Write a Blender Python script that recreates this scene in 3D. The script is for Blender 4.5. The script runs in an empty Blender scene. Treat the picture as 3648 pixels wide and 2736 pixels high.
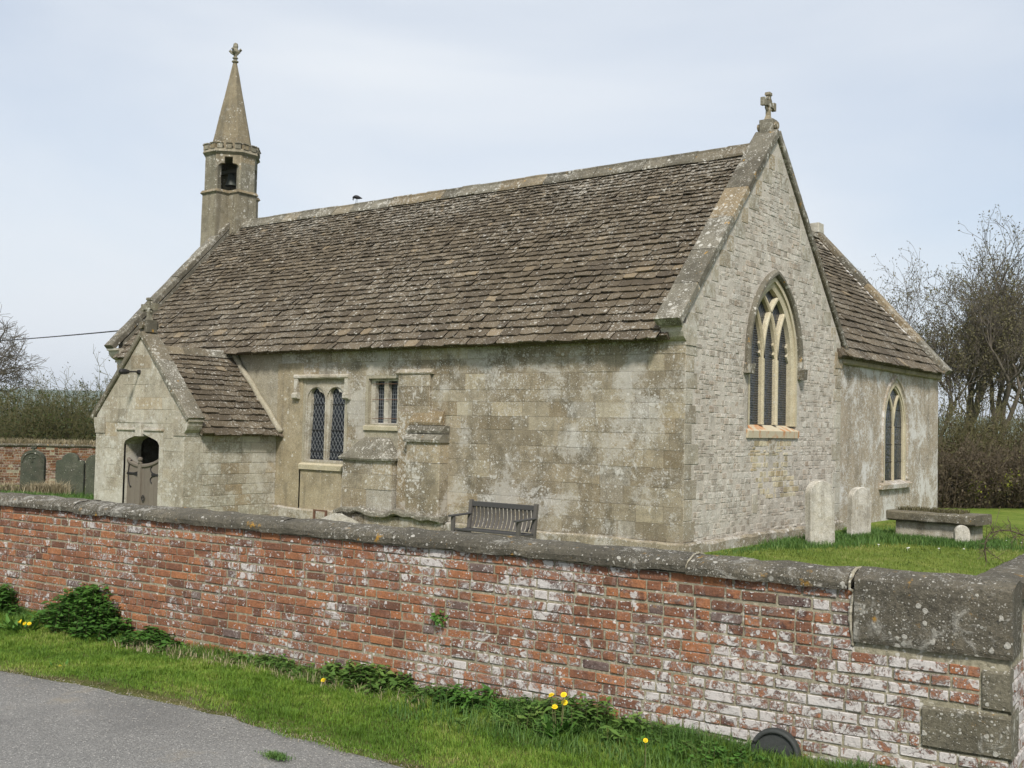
import bpy, math, random
import numpy as np
from mathutils import Vector, Matrix, noise as mnoise
from mathutils.geometry import tessellate_polygon
rng = np.random.default_rng(7)
random.seed(7)
SC = bpy.context.scene
COL = SC.collection
R = math.radians

# ------------------------------------------------------------------ camera
CAM = np.array([8.4458, -15.7577, 2.0327])
FPX = 3850.0
YAW, PITCH, ROLL = .651, .0395, .0225
_f = np.array([-math.sin(YAW), math.cos(YAW), 0]); _r = np.array([math.cos(YAW), math.sin(YAW), 0]); _u = np.array([0, 0, 1.])
CF = _f*math.cos(PITCH)+_u*math.sin(PITCH); _u2 = _u*math.cos(PITCH)-_f*math.sin(PITCH)
CR = _r*math.cos(ROLL)+_u2*math.sin(ROLL); CU = _u2*math.cos(ROLL)-_r*math.sin(ROLL)
cd = bpy.data.cameras.new('camera'); cam = bpy.data.objects.new('camera', cd); COL.objects.link(cam)
cd.sensor_width = 36; cd.lens = FPX/3648*36; cd.clip_end = 12000; cd.clip_start = .05
cam.matrix_world = Matrix(((CR[0], CU[0], -CF[0], CAM[0]), (CR[1], CU[1], -CF[1], CAM[1]), (CR[2], CU[2], -CF[2], CAM[2]), (0, 0, 0, 1)))
SC.camera = cam

def proj(P):
    d = np.asarray(P, float)-CAM
    z = np.maximum(d@CF, .05)
    return np.stack([1824+FPX*(d@CR)/z, 1368-FPX*(d@CU)/z], -1)

def ray(x, y):
    return CF+CR*(x-1824)/FPX-CU*(y-1368)/FPX

# ------------------------------------------------------------------ world, sun, exposure
SUN_EL, SUN_AZ = R(46), R(141)        # azimuth clockwise from north (+Y)
W = bpy.data.worlds.new('World'); SC.world = W; W.use_nodes = True
wn = W.node_tree; wn.nodes.clear()
def wnode(t, **kw):
    n = wn.nodes.new(t)
    for k, v in kw.items(): setattr(n, k, v)
    return n
sky = wnode('ShaderNodeTexSky', sky_type='NISHITA', sun_disc=False, sun_elevation=SUN_EL, sun_rotation=SUN_AZ, air_density=1.0, dust_density=1.6, ozone_density=1.4)
bg = wnode('ShaderNodeBackground'); bg.inputs['Strength'].default_value = .104
tc = wnode('ShaderNodeTexCoord'); mp = wnode('ShaderNodeMapping'); mp.inputs['Scale'].default_value = (1, 1, 2.6)
mp.inputs['Location'].default_value = (.9, .2, .35)
nz = wnode('ShaderNodeTexNoise'); nz.inputs['Scale'].default_value = 1.5; nz.inputs['Detail'].default_value = 5; nz.inputs['Roughness'].default_value = .45; nz.inputs['Distortion'].default_value = .35
rp = wnode('ShaderNodeValToRGB'); rp.color_ramp.elements[0].position = .30; rp.color_ramp.elements[1].position = .62
rp.color_ramp.elements[0].color = (.42,)*3+(1,); rp.color_ramp.elements[1].color = (.97,)*3+(1,)
mx = wnode('ShaderNodeMix', data_type='RGBA'); mx.inputs[7].default_value = (5.85, 6.15, 6.5, 1)
ow = wnode('ShaderNodeOutputWorld')
wl = wn.links.new
wl(tc.outputs['Generated'], mp.inputs['Vector']); wl(mp.outputs[0], nz.inputs['Vector']); wl(nz.outputs['Fac'], rp.inputs[0])
wl(rp.outputs[0], mx.inputs[0]); wl(sky.outputs[0], mx.inputs[6]); wl(mx.outputs[2], bg.inputs['Color']); wl(bg.outputs[0], ow.inputs[0])
sl = bpy.data.lights.new('sun', 'SUN'); sl.energy = 3.1; sl.angle = R(9); sl.color = (1, .95, .86)
so = bpy.data.objects.new('sun', sl); COL.objects.link(so)
sd = Vector((math.sin(SUN_AZ)*math.cos(SUN_EL), math.cos(SUN_AZ)*math.cos(SUN_EL), math.sin(SUN_EL)))
so.rotation_euler = sd.to_track_quat('Z', 'Y').to_euler(); so.location = (0, -20, 20)
vs = SC.view_settings; vs.view_transform = 'Standard'; vs.look = 'None'; vs.exposure = 0.50; vs.gamma = 1; vs.use_curve_mapping = False
SC.cycles.max_bounces = 6; SC.cycles.diffuse_bounces = 3

# ------------------------------------------------------------------ helpers: objects and meshes
def tag(o, label=None, cat=None, group=None, kind=None):
    if label: o['label'] = label
    if cat: o['category'] = cat
    if group: o['group'] = group
    if kind: o['kind'] = kind
    return o

def thing(name, label, cat, loc=(0, 0, 0), group=None):
    o = bpy.data.objects.new(name, None); COL.objects.link(o); o.location = loc
    bpy.context.view_layer.update() if False else None
    return tag(o, label, cat, group)

class MB:
    """collects geometry in world space"""
    def __init__(s): s.v = []; s.f = []; s.a = []; s.n = 0
    def add(s, v, f, a=None):
        v = np.asarray(v, float).reshape(-1, 3)
        s.v.append(v); s.f += [tuple(int(i)+s.n for i in q) for q in f]
        s.a.append(np.full(len(v), rng.random() if a is None else a)); s.n += len(v)
        return s
    def box(s, x0, x1, y0, y1, z0, z1, j=0, a=None):
        v = np.array([(x, y, z) for z in (z0, z1) for y in (y0, y1) for x in (x0, x1)], float)
        if j: v += rng.normal(0, j, v.shape)
        return s.add(v, [(0, 2, 3, 1), (4, 5, 7, 6), (0, 1, 5, 4), (2, 6, 7, 3), (0, 4, 6, 2), (1, 3, 7, 5)], a)
    def prism(s, poly, fn0, fn1, a=None):
        """poly: list of 2d points; fn0, fn1 map a 2d point to 3d for the two ends"""
        n = len(poly)
        v = [fn0(p) for p in poly]+[fn1(p) for p in poly]
        f = [(i, (i+1) % n, n+(i+1) % n, n+i) for i in range(n)]
        tri = tessellate_polygon([[Vector((p[0], p[1], 0)) for p in poly]])
        f += [tuple(t) for t in tri]+[tuple(n+i for i in t[::-1]) for t in tri]
        return s.add(v, f, a)
    def loft(s, rings, a=None, cap=True):
        n = len(rings[0]); v = np.concatenate([np.asarray(r, float) for r in rings]); f = []
        for k in range(len(rings)-1):
            for i in range(n):
                f.append((k*n+i, k*n+(i+1) % n, (k+1)*n+(i+1) % n, (k+1)*n+i))
        if cap: f += [tuple(range(n))[::-1], tuple(range((len(rings)-1)*n, len(rings)*n))]
        return s.add(v, f, a)
    def tube(s, pts, rad, k=6, a=None):
        pts = np.asarray(pts, float); rad = np.broadcast_to(np.asarray(rad, float), (len(pts),)); rings = []
        for i, p in enumerate(pts):
            t = pts[min(i+1, len(pts)-1)]-pts[max(i-1, 0)]; t /= np.linalg.norm(t)+1e-9
            h = np.array([0, 0, 1.]) if abs(t[2]) < .9 else np.array([1., 0, 0])
            x = np.cross(t, h); x /= np.linalg.norm(x); y = np.cross(t, x)
            rings.append([p+rad[i]*(x*math.cos(q)+y*math.sin(q)) for q in np.arange(k)*2*math.pi/k])
        return s.loft(rings, a)
    def lathe(s, c, prof, k=12, a=None, rot=0):
        return s.loft([[(c[0]+r*math.cos(q), c[1]+r*math.sin(q), c[2]+z) for q in np.arange(k)*2*math.pi/k+rot] for r, z in prof], a)
    def obj(s, name, mat, parent=None, smooth=False):
        return mesh_obj(name, np.concatenate(s.v), s.f, mat, parent, np.concatenate(s.a), smooth)

def mesh_obj(name, v, f, mat, parent=None, a=None, smooth=False):
    me = bpy.data.meshes.new(name)
    v = np.asarray(v, float)
    if parent is not None:
        p = parent; off = np.zeros(3)
        while p is not None: off += np.array(p.location); p = p.parent
        v = v-off
    if isinstance(f, np.ndarray):
        k = f.shape[1]; me.vertices.add(len(v)); me.vertices.foreach_set('co', v.astype(np.float32).ravel())
        me.loops.add(f.size); me.loops.foreach_set('vertex_index', f.astype(np.int32).ravel())
        me.polygons.add(len(f)); me.polygons.foreach_set('loop_start', np.arange(len(f), dtype=np.int32)*k)
        me.update(calc_edges=True)
    else:
        me.from_pydata(v.tolist(), [], f)
    if a is not None:
        at = me.attributes.new('rnd', 'FLOAT', 'POINT'); at.data.foreach_set('value', np.asarray(a, np.float32))
    if smooth: me.polygons.foreach_set('use_smooth', np.ones(len(me.polygons), bool))
    me.materials.append(mat)
    o = bpy.data.objects.new(name, me); COL.objects.link(o)
    if parent is not None: o.parent = parent
    return o

def nz3(v, s, amp, seed=0):
    """vector noise displacement"""
    out = np.array([mnoise.noise_vector(Vector((p[0]*s+seed, p[1]*s, p[2]*s))) for p in v])
    return v+out*amp

def frame(o, u, n): return (np.array(o, float), np.array(u, float), np.array(n, float))
def fpt(fr, a, z, d): return fr[0]+fr[1]*a+fr[2]*d+np.array([0, 0, z])
FS = frame((0, 0, 0), (1, 0, 0), (0, -1, 0))      # plane y = 0 facing south
FE = frame((0, 0, 0), (0, 1, 0), (1, 0, 0))       # plane x = 0 facing east

def piece(fr, poly, d=.0, b=.008, back=-.03, a=None, crown=0):
    """stone or brick with eased edges: polygon in (along, z), face d proud of the plane"""
    p = np.array(poly, float); c = p.mean(0); n = len(p)
    w = p.max(0)-p.min(0); sc = 1-2*b/np.maximum(w, .02); q = c+(p-c)*sc
    v = [fpt(fr, x, z, back) for x, z in p]+[fpt(fr, x, z, d-b*.7) for x, z in p]+[fpt(fr, x, z, d+rng.normal(0, crown)) for x, z in q]
    f = [(k*n+i, k*n+(i+1) % n, (k+1)*n+(i+1) % n, (k+1)*n+i) for k in (0, 1) for i in range(n)]+[tuple(range(2*n, 3*n))]
    return np.array(v), f, (rng.random() if a is None else a)

def quad(x0, x1, z0, z1, j=0):
    p = np.array([(x0, z0), (x1, z0), (x1, z1), (x0, z1)], float)
    return p+rng.uniform(-j, j, p.shape) if j else p

def irregular(x0, x1, z0, z1, j):
    w, h = x1-x0, z1-z0; c = min(w, h)*.22
    r = lambda: rng.uniform(.2, 1)*c
    p = [(x0+r(), z0), (x1-r(), z0), (x1, z0+r()), (x1, z1-r()), (x1-r(), z1), (x0+r(), z1), (x0, z1-r()), (x0, z0+r())]
    return np.array(p)+rng.uniform(-j, j, (8, 2))

def emit(pieces, name, mat, parent, limit=300, rest=None):
    """the pieces that show largest become objects, the remainder one joined part"""
    if not pieces: return
    area = []
    for v, f, a in pieces:
        q = np.clip(proj(v), (0, 0), (3648, 2736)); w = q.max(0)-q.min(0); area.append(w[0]*w[1])
    order = np.argsort(area)[::-1]; big = set(order[:limit].tolist())
    mb = MB()
    for i, (v, f, a) in enumerate(pieces):
        if i in big: mesh_obj(name, v, f, mat, parent, np.full(len(v), a))
        else: mb.add(v, f, a)
    if mb.n: tag(mb.obj(rest or name+'_field', mat, parent), kind='stuff')

def subtract(x0, x1, holes):
    iv = [(x0, x1)]
    for h0, h1 in holes:
        nv = []
        for a, b in iv:
            if h1 <= a or h0 >= b: nv.append((a, b)); continue
            if h0 > a: nv.append((a, h0))
            if h1 < b: nv.append((h1, b))
        iv = nv
    return [i for i in iv if i[1]-i[0] > .04]

def courses(fr, z0, z1, hr, lr, span, holes, g, d, b, jit=.0, rough=False, crown=0, dj=.002, tall=0):
    """rows of stones; span(z) -> (a0, a1), holes(z0, z1) -> list of intervals"""
    out = []; z = z0
    while z < z1-.03:
        h = rng.uniform(*hr); zt = min(z+h, z1)
        if z1-zt < hr[0]*.5: zt = z1
        sa = span(z); sb = span(zt); a0, a1 = max(sa[0], sb[0]), min(sa[1], sb[1])
        if a1-a0 > .05:
            for x0, x1 in subtract(a0, a1, holes(z, zt)):
                x = x0
                while x < x1-.01:
                    l = rng.uniform(*lr); xe = x+l
                    if x1-xe < lr[0]*.6: xe = x1
                    q0, q1 = z, zt
                    dd = d+rng.normal(0, dj)
                    sub = [(q0, q1)]
                    if tall and rng.random() < tall: m = q0+(q1-q0)*rng.uniform(.4, .6); sub = [(q0, m), (m, q1)]
                    for s0, s1 in sub:
                        po = irregular(x+g/2, xe-g/2, s0+g/2, s1-g/2, jit) if rough else quad(x+g/2, xe-g/2, s0+g/2, s1-g/2, jit)
                        out.append(piece(fr, po, dd, b, crown=crown))
                    x = xe
        z = zt
    return out

def holed(name, fr, outer, holes, d0, d1, mat, parent):
    """slab with openings: outer and holes in (along, z), from depth d0 to d1"""
    loops = [outer]+holes; pts = [p for l in loops for p in l]; n = len(pts)
    tri = tessellate_polygon([[Vector((p[0], p[1], 0)) for p in l] for l in loops])
    v = [fpt(fr, p[0], p[1], d0) for p in pts]+[fpt(fr, p[0], p[1], d1) for p in pts]
    f = [tuple(t) for t in tri]+[tuple(n+i for i in t[::-1]) for t in tri]; k = 0
    for l in loops:
        m = len(l)
        f += [(k+i, k+(i+1) % m, n+k+(i+1) % m, n+k+i) for i in range(m)]; k += m
    return mesh_obj(name, v, f, mat, parent, np.full(2*n, .5))

# ------------------------------------------------------------------ helpers: materials
class Mat:
    def __init__(s, name, rough=.92, spec=.25):
        s.m = bpy.data.materials.new(name); s.m.use_nodes = True; s.t = s.m.node_tree
        s.p = s.t.nodes['Principled BSDF']; s.p.inputs['Roughness'].default_value = rough; s.p.inputs['Specular IOR Level'].default_value = spec
        s.co = s.t.nodes.new('ShaderNodeTexCoord').outputs['Object']
        g = s.t.nodes.new('ShaderNodeNewGeometry'); s.pos = g.outputs['Position']; s.nor = g.outputs['Normal']
        at = s.t.nodes.new('ShaderNodeAttribute'); at.attribute_name = 'rnd'; s.rnd = at.outputs['Fac']
        s.co = s.pos
    def set(s, i, v):
        if hasattr(v, 'is_linked') or isinstance(v, bpy.types.NodeSocket): s.t.links.new(v, i)
        else: i.default_value = v
    def noise(s, scale, detail=4, rough=.6, dist=0, vec=None, col=False):
        n = s.t.nodes.new('ShaderNodeTexNoise'); n.inputs['Scale'].default_value = scale; n.inputs['Detail'].default_value = detail
        n.inputs['Roughness'].default_value = rough; n.inputs['Distortion'].default_value = dist
        s.t.links.new(vec if vec is not None else s.co, n.inputs['Vector']); return n.outputs['Color' if col else 'Fac']
    def voro(s, scale, vec=None, feature='F1', rand=1):
        n = s.t.nodes.new('ShaderNodeTexVoronoi'); n.feature = feature; n.inputs['Scale'].default_value = scale; n.inputs['Randomness'].default_value = rand
        s.t.links.new(vec if vec is not None else s.co, n.inputs['Vector']); return n.outputs['Distance'], n.outputs.get('Color')
    def math(s, op, a, b=0.0, c=None, clamp=False):
        n = s.t.nodes.new('ShaderNodeMath'); n.operation = op; n.use_clamp = clamp
        s.set(n.inputs[0], a); s.set(n.inputs[1], b)
        if c is not None: s.set(n.inputs[2], c)
        return n.outputs[0]
    def ramp(s, x, lo, hi, a=0., b=1.):
        n = s.t.nodes.new('ShaderNodeMapRange'); n.interpolation_type = 'SMOOTHSTEP'
        s.set(n.inputs[0], x); s.set(n.inputs[1], lo); s.set(n.inputs[2], hi); s.set(n.inputs[3], a); s.set(n.inputs[4], b); return n.outputs[0]
    def cramp(s, x, stops):
        n = s.t.nodes.new('ShaderNodeValToRGB'); e = n.color_ramp.elements
        while len(e) < len(stops): e.new(.5)
        for q, (p, c) in zip(e, stops): q.position = p; q.color = (*c, 1)
        s.set(n.inputs[0], x); return n.outputs[0]
    def mix(s, f, a, b, blend='MIX'):
        n = s.t.nodes.new('ShaderNodeMix'); n.data_type = 'RGBA'; n.blend_type = blend
        s.set(n.inputs[0], f)
        for i, v in ((6, a), (7, b)): s.set(n.inputs[i], (*v, 1) if isinstance(v, tuple) and len(v) == 3 else v)
        return n.outputs[2]
    def scaled(s, v):
        n = s.t.nodes.new('ShaderNodeMapping'); n.inputs['Scale'].default_value = v; s.t.links.new(s.co, n.inputs['Vector']); return n.outputs[0]
    def sep(s, v):
        n = s.t.nodes.new('ShaderNodeSeparateXYZ'); s.t.links.new(v, n.inputs[0]); return n.outputs
    def hash(s, x):
        n = s.t.nodes.new('ShaderNodeTexWhiteNoise'); n.noise_dimensions = '1D'; s.set(n.inputs['W'], x); return n.outputs['Value']
    def bump(s, h, strength=.5, dist=.01):
        n = s.t.nodes.new('ShaderNodeBump'); n.inputs['Strength'].default_value = strength; n.inputs['Distance'].default_value = dist
        s.set(n.inputs['Height'], h); s.t.links.new(n.outputs[0], s.p.inputs['Normal'])
    def done(s, col): s.set(s.p.inputs['Base Color'], col if not isinstance(col, tuple) else (*col, 1)); return s.m
    def warp(s, amt, scale):
        n = s.t.nodes.new('ShaderNodeVectorMath'); n.operation = 'MULTIPLY_ADD'
        s.t.links.new(s.noise(scale, 2, col=True), n.inputs[0]); n.inputs[1].default_value = (amt,)*3; s.t.links.new(s.co, n.inputs[2]); return n.outputs[0]
    def spots(s, scale, p, vec=None, ring=False, r0=.16, r1=.50):
        """round crusts of lichen of uneven size; p (0..1) is the local share of cells that carry one"""
        d, c = s.voro(scale, vec if vec is not None else s.warp(.5/scale, scale*1.3))
        q = s.sep(c); rad = s.math('MULTIPLY_ADD', s.math('MULTIPLY', q[1], q[1]), r1-r0, r0)
        on = s.math('LESS_THAN', q[0], p)
        e = s.math('SUBTRACT', rad, d)
        m = s.math('MULTIPLY', on, s.ramp(e, -.02, .06))
        if ring: m = s.math('MULTIPLY', m, s.ramp(e, .34, .16, .35, 1.))
        return m

def stone_mat(name, c0, c1, c2, white=.5, orange=.2, dark=.3, tint=.35, big=1.0, wscale=16, whitecol=(.62, .60, .54), streak=0, bumpd=.012, warm=(.40, .27, .12), odd=0, bloom=0):
    M = Mat(name)
    n1 = M.noise(1.1*big, 5, .62); n2 = M.noise(7*big, 5, .65); n3 = M.noise(48, 6, .78)
    h = M.hash(M.math('MULTIPLY', M.rnd, 913.7))
    base = M.cramp(M.math('ADD', M.math('MULTIPLY', n1, .55), M.math('ADD', M.math('MULTIPLY', n2, .45), M.math('MULTIPLY', M.math('SUBTRACT', M.rnd, .5), tint))), [(.30, c0), (.5, c1), (.70, c2)])
    base = M.mix(M.math('MULTIPLY', M.ramp(h, .72, 1.0), tint*1.1), base, warm)
    if odd:
        base = M.mix(M.math('MULTIPLY', M.ramp(h, .08, .07), odd), base, (.40, .385, .35)); h2 = M.hash(M.math('MULTIPLY', M.rnd, 411.3))
        base = M.mix(M.math('MULTIPLY', M.ramp(h2, .075, .065), odd), base, (.46, .40, .28)); base = M.mix(M.math('MULTIPLY', M.ramp(h2, .86, .87), odd*.8), base, (.17, .125, .065))
    base = M.mix(.72, base, M.cramp(n3, [(.30, (.20,)*3), (.5, (.5,)*3), (.70, (.80,)*3)]), 'OVERLAY')
    if streak:
        st = M.noise(1, 4, .6, vec=M.scaled((5, 5, .35)))
        base = M.mix(M.math('MULTIPLY', M.ramp(st, .48, .70), streak), base, (.10, .088, .065))
    # dark algae
    base = M.mix(M.math('MULTIPLY', M.ramp(M.noise(1.9, 7, .74), .47, .66), dark), base, (.085, .078, .060))
    base = M.mix(M.math('MULTIPLY', M.ramp(M.noise(30, 5, .72), .58, .68), min(1, dark*1.5)), base, (.045, .042, .036))
    # white crusts at three sizes, orange ones
    pw = M.ramp(M.noise(.9, 5, .65), .36, .64)
    pa = M.math('MULTIPLY_ADD', pw, .55*white, .10*white)
    w1 = M.spots(wscale, M.math('MULTIPLY', pa, .6)); w2 = M.spots(wscale*2.3, pa, M.warp(.012, 60)); w4 = M.spots(wscale*5.2, pa)
    w3 = M.math('MULTIPLY', M.ramp(M.math('MULTIPLY_ADD', pw, .12, M.noise(7, 7, .76, .7)), .61, .72), min(1, white*.85))
    wm = M.math('MAXIMUM', M.math('MAXIMUM', w1, M.math('MAXIMUM', w2, M.math('MULTIPLY', w4, .8))), w3)
    wc = M.mix(n3, tuple(.7*x for x in whitecol), whitecol)
    base = M.mix(M.math('MULTIPLY', wm, .72), base, wc)
    if bloom:
        bm = M.ramp(M.math('MULTIPLY_ADD', M.noise(26, 5, .75), .30, M.noise(.75, 8, .74, .4)), .655, .74)
        base = M.mix(M.math('MULTIPLY', bm, bloom), base, wc)
    if orange:
        om = M.math('MULTIPLY', M.ramp(M.noise(6.5, 5, .7, vec=M.scaled((1.13, 1.07, .93))), .66-.06*orange, .74), min(1, orange*2))
        base = M.mix(om, base, (.42, .23, .035))
    M.bump(M.math('ADD', M.math('MULTIPLY', n3, .6), M.math('ADD', M.math('MULTIPLY', n2, 1.2), M.math('MULTIPLY', wm, .35))), .75, bumpd)
    return M.done(base)

M_ash = stone_mat('south_limestone', (.155, .129, .088), (.248, .211, .150), (.36, .315, .232), white=1.6, orange=.12, dark=.55, tint=.20, wscale=14, streak=.3, odd=.42, whitecol=(.66, .64, .60), bloom=.45)
M_rub = stone_mat('rubble_limestone', (.29, .252, .208), (.425, .385, .33), (.53, .495, .44), white=1.4, orange=.0, dark=.32, tint=.42, wscale=19, warm=(.35, .25, .17))
M_mor = stone_mat('lime_mortar', (.36, .325, .275), (.455, .415, .36), (.53, .495, .44), white=.9, orange=0, dark=.28, tint=0, wscale=24)
M_ashm = stone_mat('south_mortar', (.24, .215, .155), (.31, .28, .21), (.38, .35, .28), white=.4, orange=0, dark=.3, tint=0)
M_ren = stone_mat('wall_render', (.25, .205, .130), (.31, .262, .175), (.37, .32, .225), white=.25, orange=.05, dark=.35, tint=0, wscale=11, streak=.5, bumpd=.006)
M_trn = stone_mat('transept_render', (.255, .210, .150), (.33, .278, .21), (.40, .345, .27), white=1.4, orange=.0, dark=.35, tint=0, wscale=17, whitecol=(.70, .69, .67), streak=.4, bumpd=.006, bloom=.8)
M_por = stone_mat('porch_limestone', (.24, .207, .155), (.35, .315, .248), (.45, .42, .35), white=1.3, orange=.08, dark=.4, tint=.28, wscale=14, streak=.2, bloom=.5)
M_dress = stone_mat('dressed_limestone', (.36, .315, .21), (.45, .40, .285), (.52, .475, .36), white=.15, orange=.02, dark=.12, tint=.25, wscale=22, bumpd=.005)
M_cop = stone_mat('gable_coping', (.080, .072, .055), (.130, .118, .090), (.19, .175, .138), white=.95, orange=.6, dark=.55, tint=.3, wscale=12)
M_spire = stone_mat('bellcote_stone', (.140, .127, .092), (.195, .180, .135), (.26, .242, .19), white=.45, orange=.1, dark=.45, tint=.25, wscale=9, streak=.6, bumpd=.008)
M_wcop = stone_mat('wall_coping', (.062, .056, .044), (.105, .095, .073), (.175, .155, .115), white=.75, orange=.7, dark=.7, tint=.08, wscale=24, big=1.6, bumpd=.04)
M_quoin = stone_mat('wall_quoin', (.088, .078, .053), (.135, .120, .084), (.195, .175, .125), white=.35, orange=.45, dark=.8, tint=.06, wscale=26, bumpd=.03)
M_head = stone_mat('headstone_grey', (.030, .036, .027), (.052, .060, .042), (.085, .092, .066), white=.2, orange=.05, dark=.6, tint=.3, wscale=10)
M_headp = stone_mat('headstone_pale', (.24, .20, .135), (.42, .39, .325), (.58, .56, .51), white=.6, orange=.3, dark=.4, tint=.2, wscale=14, streak=.4)
M_sill = None

def roof_mat():
    M = Mat('stone_slate')
    h = M.hash(M.math('MULTIPLY', M.rnd, 517.3)); n2 = M.noise(9, 5, .65); n3 = M.noise(55, 4, .7)
    c = M.cramp(M.math('ADD', M.math('MULTIPLY', h, .6), M.math('MULTIPLY', n2, .4)), [(.15, (.062, .049, .034)), (.42, (.092, .073, .049)), (.66, (.122, .097, .065)), (.92, (.160, .128, .086))])
    c = M.mix(M.math('MULTIPLY', M.ramp(M.rnd, .975, .985), .6), c, (.26, .20, .125))
    c = M.mix(.5, c, M.cramp(n3, [(.3, (.22,)*3), (.5, (.5,)*3), (.72, (.80,)*3)]), 'OVERLAY')
    pw = M.ramp(M.noise(.55, 4, .65), .36, .66)
    z = M.sep(M.pos)[2]
    up = M.ramp(z, 6.3, 7.3, 0, .30)
    pw2 = M.math('ADD', M.math('MULTIPLY_ADD', pw, .34, .13), M.math('ADD', up, M.math('MULTIPLY', M.math('SUBTRACT', h, .45), .30)))
    w = M.math('MAXIMUM', M.spots(13, M.math('MULTIPLY', pw2, .5)), M.math('MAXIMUM', M.spots(30, pw2), M.spots(70, pw2)))
    w = M.math('MAXIMUM', w, M.math('MULTIPLY', M.ramp(M.math('MULTIPLY_ADD', pw2, .2, M.noise(11, 7, .78, .6)), .64, .76), .9))
    c = M.mix(M.math('MULTIPLY', w, .74), c, M.mix(n3, (.33, .31, .27), (.60, .58, .52)))
    c = M.mix(M.math('MULTIPLY', M.ramp(M.noise(7.5, 5, .7), .64, .74), .45), c, (.235, .150, .040))
    c = M.mix(M.math('MULTIPLY', M.ramp(M.noise(4.2, 5, .7, vec=M.scaled((1.1, .9, 1.2))), .57, .75), .55), c, (.032, .029, .022))
    M.bump(M.math('ADD', M.math('MULTIPLY', n3, .6), M.math('ADD', n2, M.math('MULTIPLY', w, .4))), .8, .014)
    return M.done(c)
M_roof = roof_mat()

def brick_mat(name='old_brick', dim=1.0, lich=1.0):
    M = Mat(name, .9)
    h = M.hash(M.math('MULTIPLY', M.rnd, 331.9)); n2 = M.noise(14, 5, .65); n3 = M.noise(70, 3, .7)
    c = M.cramp(M.math('ADD', M.math('MULTIPLY', h, .8), M.math('MULTIPLY', M.math('SUBTRACT', n2, .5), .5)), [(.02, (.120, .060, .040)), (.2, (.190, .085, .050)), (.5, (.255, .110, .056)), (.8, (.325, .138, .062)), (.97, (.38, .18, .085))])
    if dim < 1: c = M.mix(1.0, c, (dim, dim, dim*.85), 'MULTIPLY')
    c = M.mix(M.ramp(M.rnd, .975, .98), c, (.125, .088, .078))
    c = M.mix(.65, c, M.cramp(n3, [(.3, (.24,)*3), (.5, (.5,)*3), (.72, (.78,)*3)]), 'OVERLAY')
    c = M.mix(M.math('MULTIPLY', M.ramp(M.noise(2.1, 6, .72), .50, .70), .45), c, (.075, .052, .040))
    x, y, z = M.sep(M.pos)
    # lichen grows thickest at the damp corner of the wall and near its foot
    pn = M.ramp(M.noise(1.3, 5, .65), .34, .66)
    ft = M.math('MULTIPLY', M.ramp(z, .36, .0), M.ramp(x, 2.2, 4.4, 0, .28))
    pw = M.math('ADD', M.math('MULTIPLY', pn, M.ramp(x, -3.5, 6.5, .48, .82)), M.math('ADD', M.ramp(x, 1.5, 6.6, .0, .18), ft))
    pw = M.math('ADD', pw, M.math('MULTIPLY', M.math('SUBTRACT', M.hash(M.math('MULTIPLY', M.rnd, 733.1)), .36), .38))
    w = M.spots(12, M.math('MULTIPLY', pw, .5), M.warp(.05, 26), True, .18, .55)
    w = M.math('MAXIMUM', w, M.spots(26, M.math('MULTIPLY', pw, .75), M.warp(.02, 50)))
    w = M.math('MAXIMUM', w, M.spots(58, M.math('ADD', pw, .06)))
    bl = M.math('MULTIPLY_ADD', pw, .22, M.noise(8, 8, .80, 1.0))
    w = M.math('MULTIPLY', M.math('MAXIMUM', w, M.ramp(bl, .635, .70)), lich)
    c = M.mix(M.math('MULTIPLY', M.ramp(M.noise(8, 6, .74), .50, .64), M.ramp(x, 2.0, 6.0, .25, .92)), c, (.048, .028, .026))
    c = M.mix(M.math('MULTIPLY', M.ramp(bl, .54, .70), .45), c, M.mix(n2, (.24, .145, .12), (.43, .36, .33)))
    c = M.mix(M.math('MULTIPLY', w, .86), c, M.mix(n3, (.38, .36, .345), (.66, .64, .625)))
    c = M.mix(M.math('MULTIPLY', M.ramp(M.noise(9, 4, .7, vec=M.scaled((1.2, 1, .8))), .69, .76), .6), c, (.36, .19, .045))
    M.bump(M.math('ADD', M.math('MULTIPLY', n3, .5), M.math('ADD', n2, M.math('MULTIPLY', w, .5))), .9, .010)
    return M.done(c)
M_brick = brick_mat(); M_brickd = brick_mat('shaded_dirty_brick', .5, .35)  # second copy: dirty far-wall brick, dimmed so its shadow sits in the colour
def mortar_mat():
    M = Mat('brick_mortar'); n = M.noise(30, 5, .7); n1 = M.noise(2.2, 4, .6)
    x, y, z = M.sep(M.pos)
    c = M.cramp(n, [(.3, (.15, .135, .095)), (.5, (.265, .240, .170)), (.7, (.38, .35, .265))])
    c = M.mix(M.ramp(n1, .5, .68, 0, .5), c, (.13, .12, .095))
    w = M.math('MAXIMUM', M.spots(28, M.ramp(x, -3.5, 6.3, .08, .35)), M.ramp(M.math('ADD', M.noise(9, 7, .78, .8), M.ramp(x, -3, 6.5, 0, .08)), .63, .72)); c = M.mix(M.math('MULTIPLY', w, .75), c, (.58, .56, .52))
    M.bump(n, .9, .014); return M.done(c)
M_brm = mortar_mat()

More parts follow.
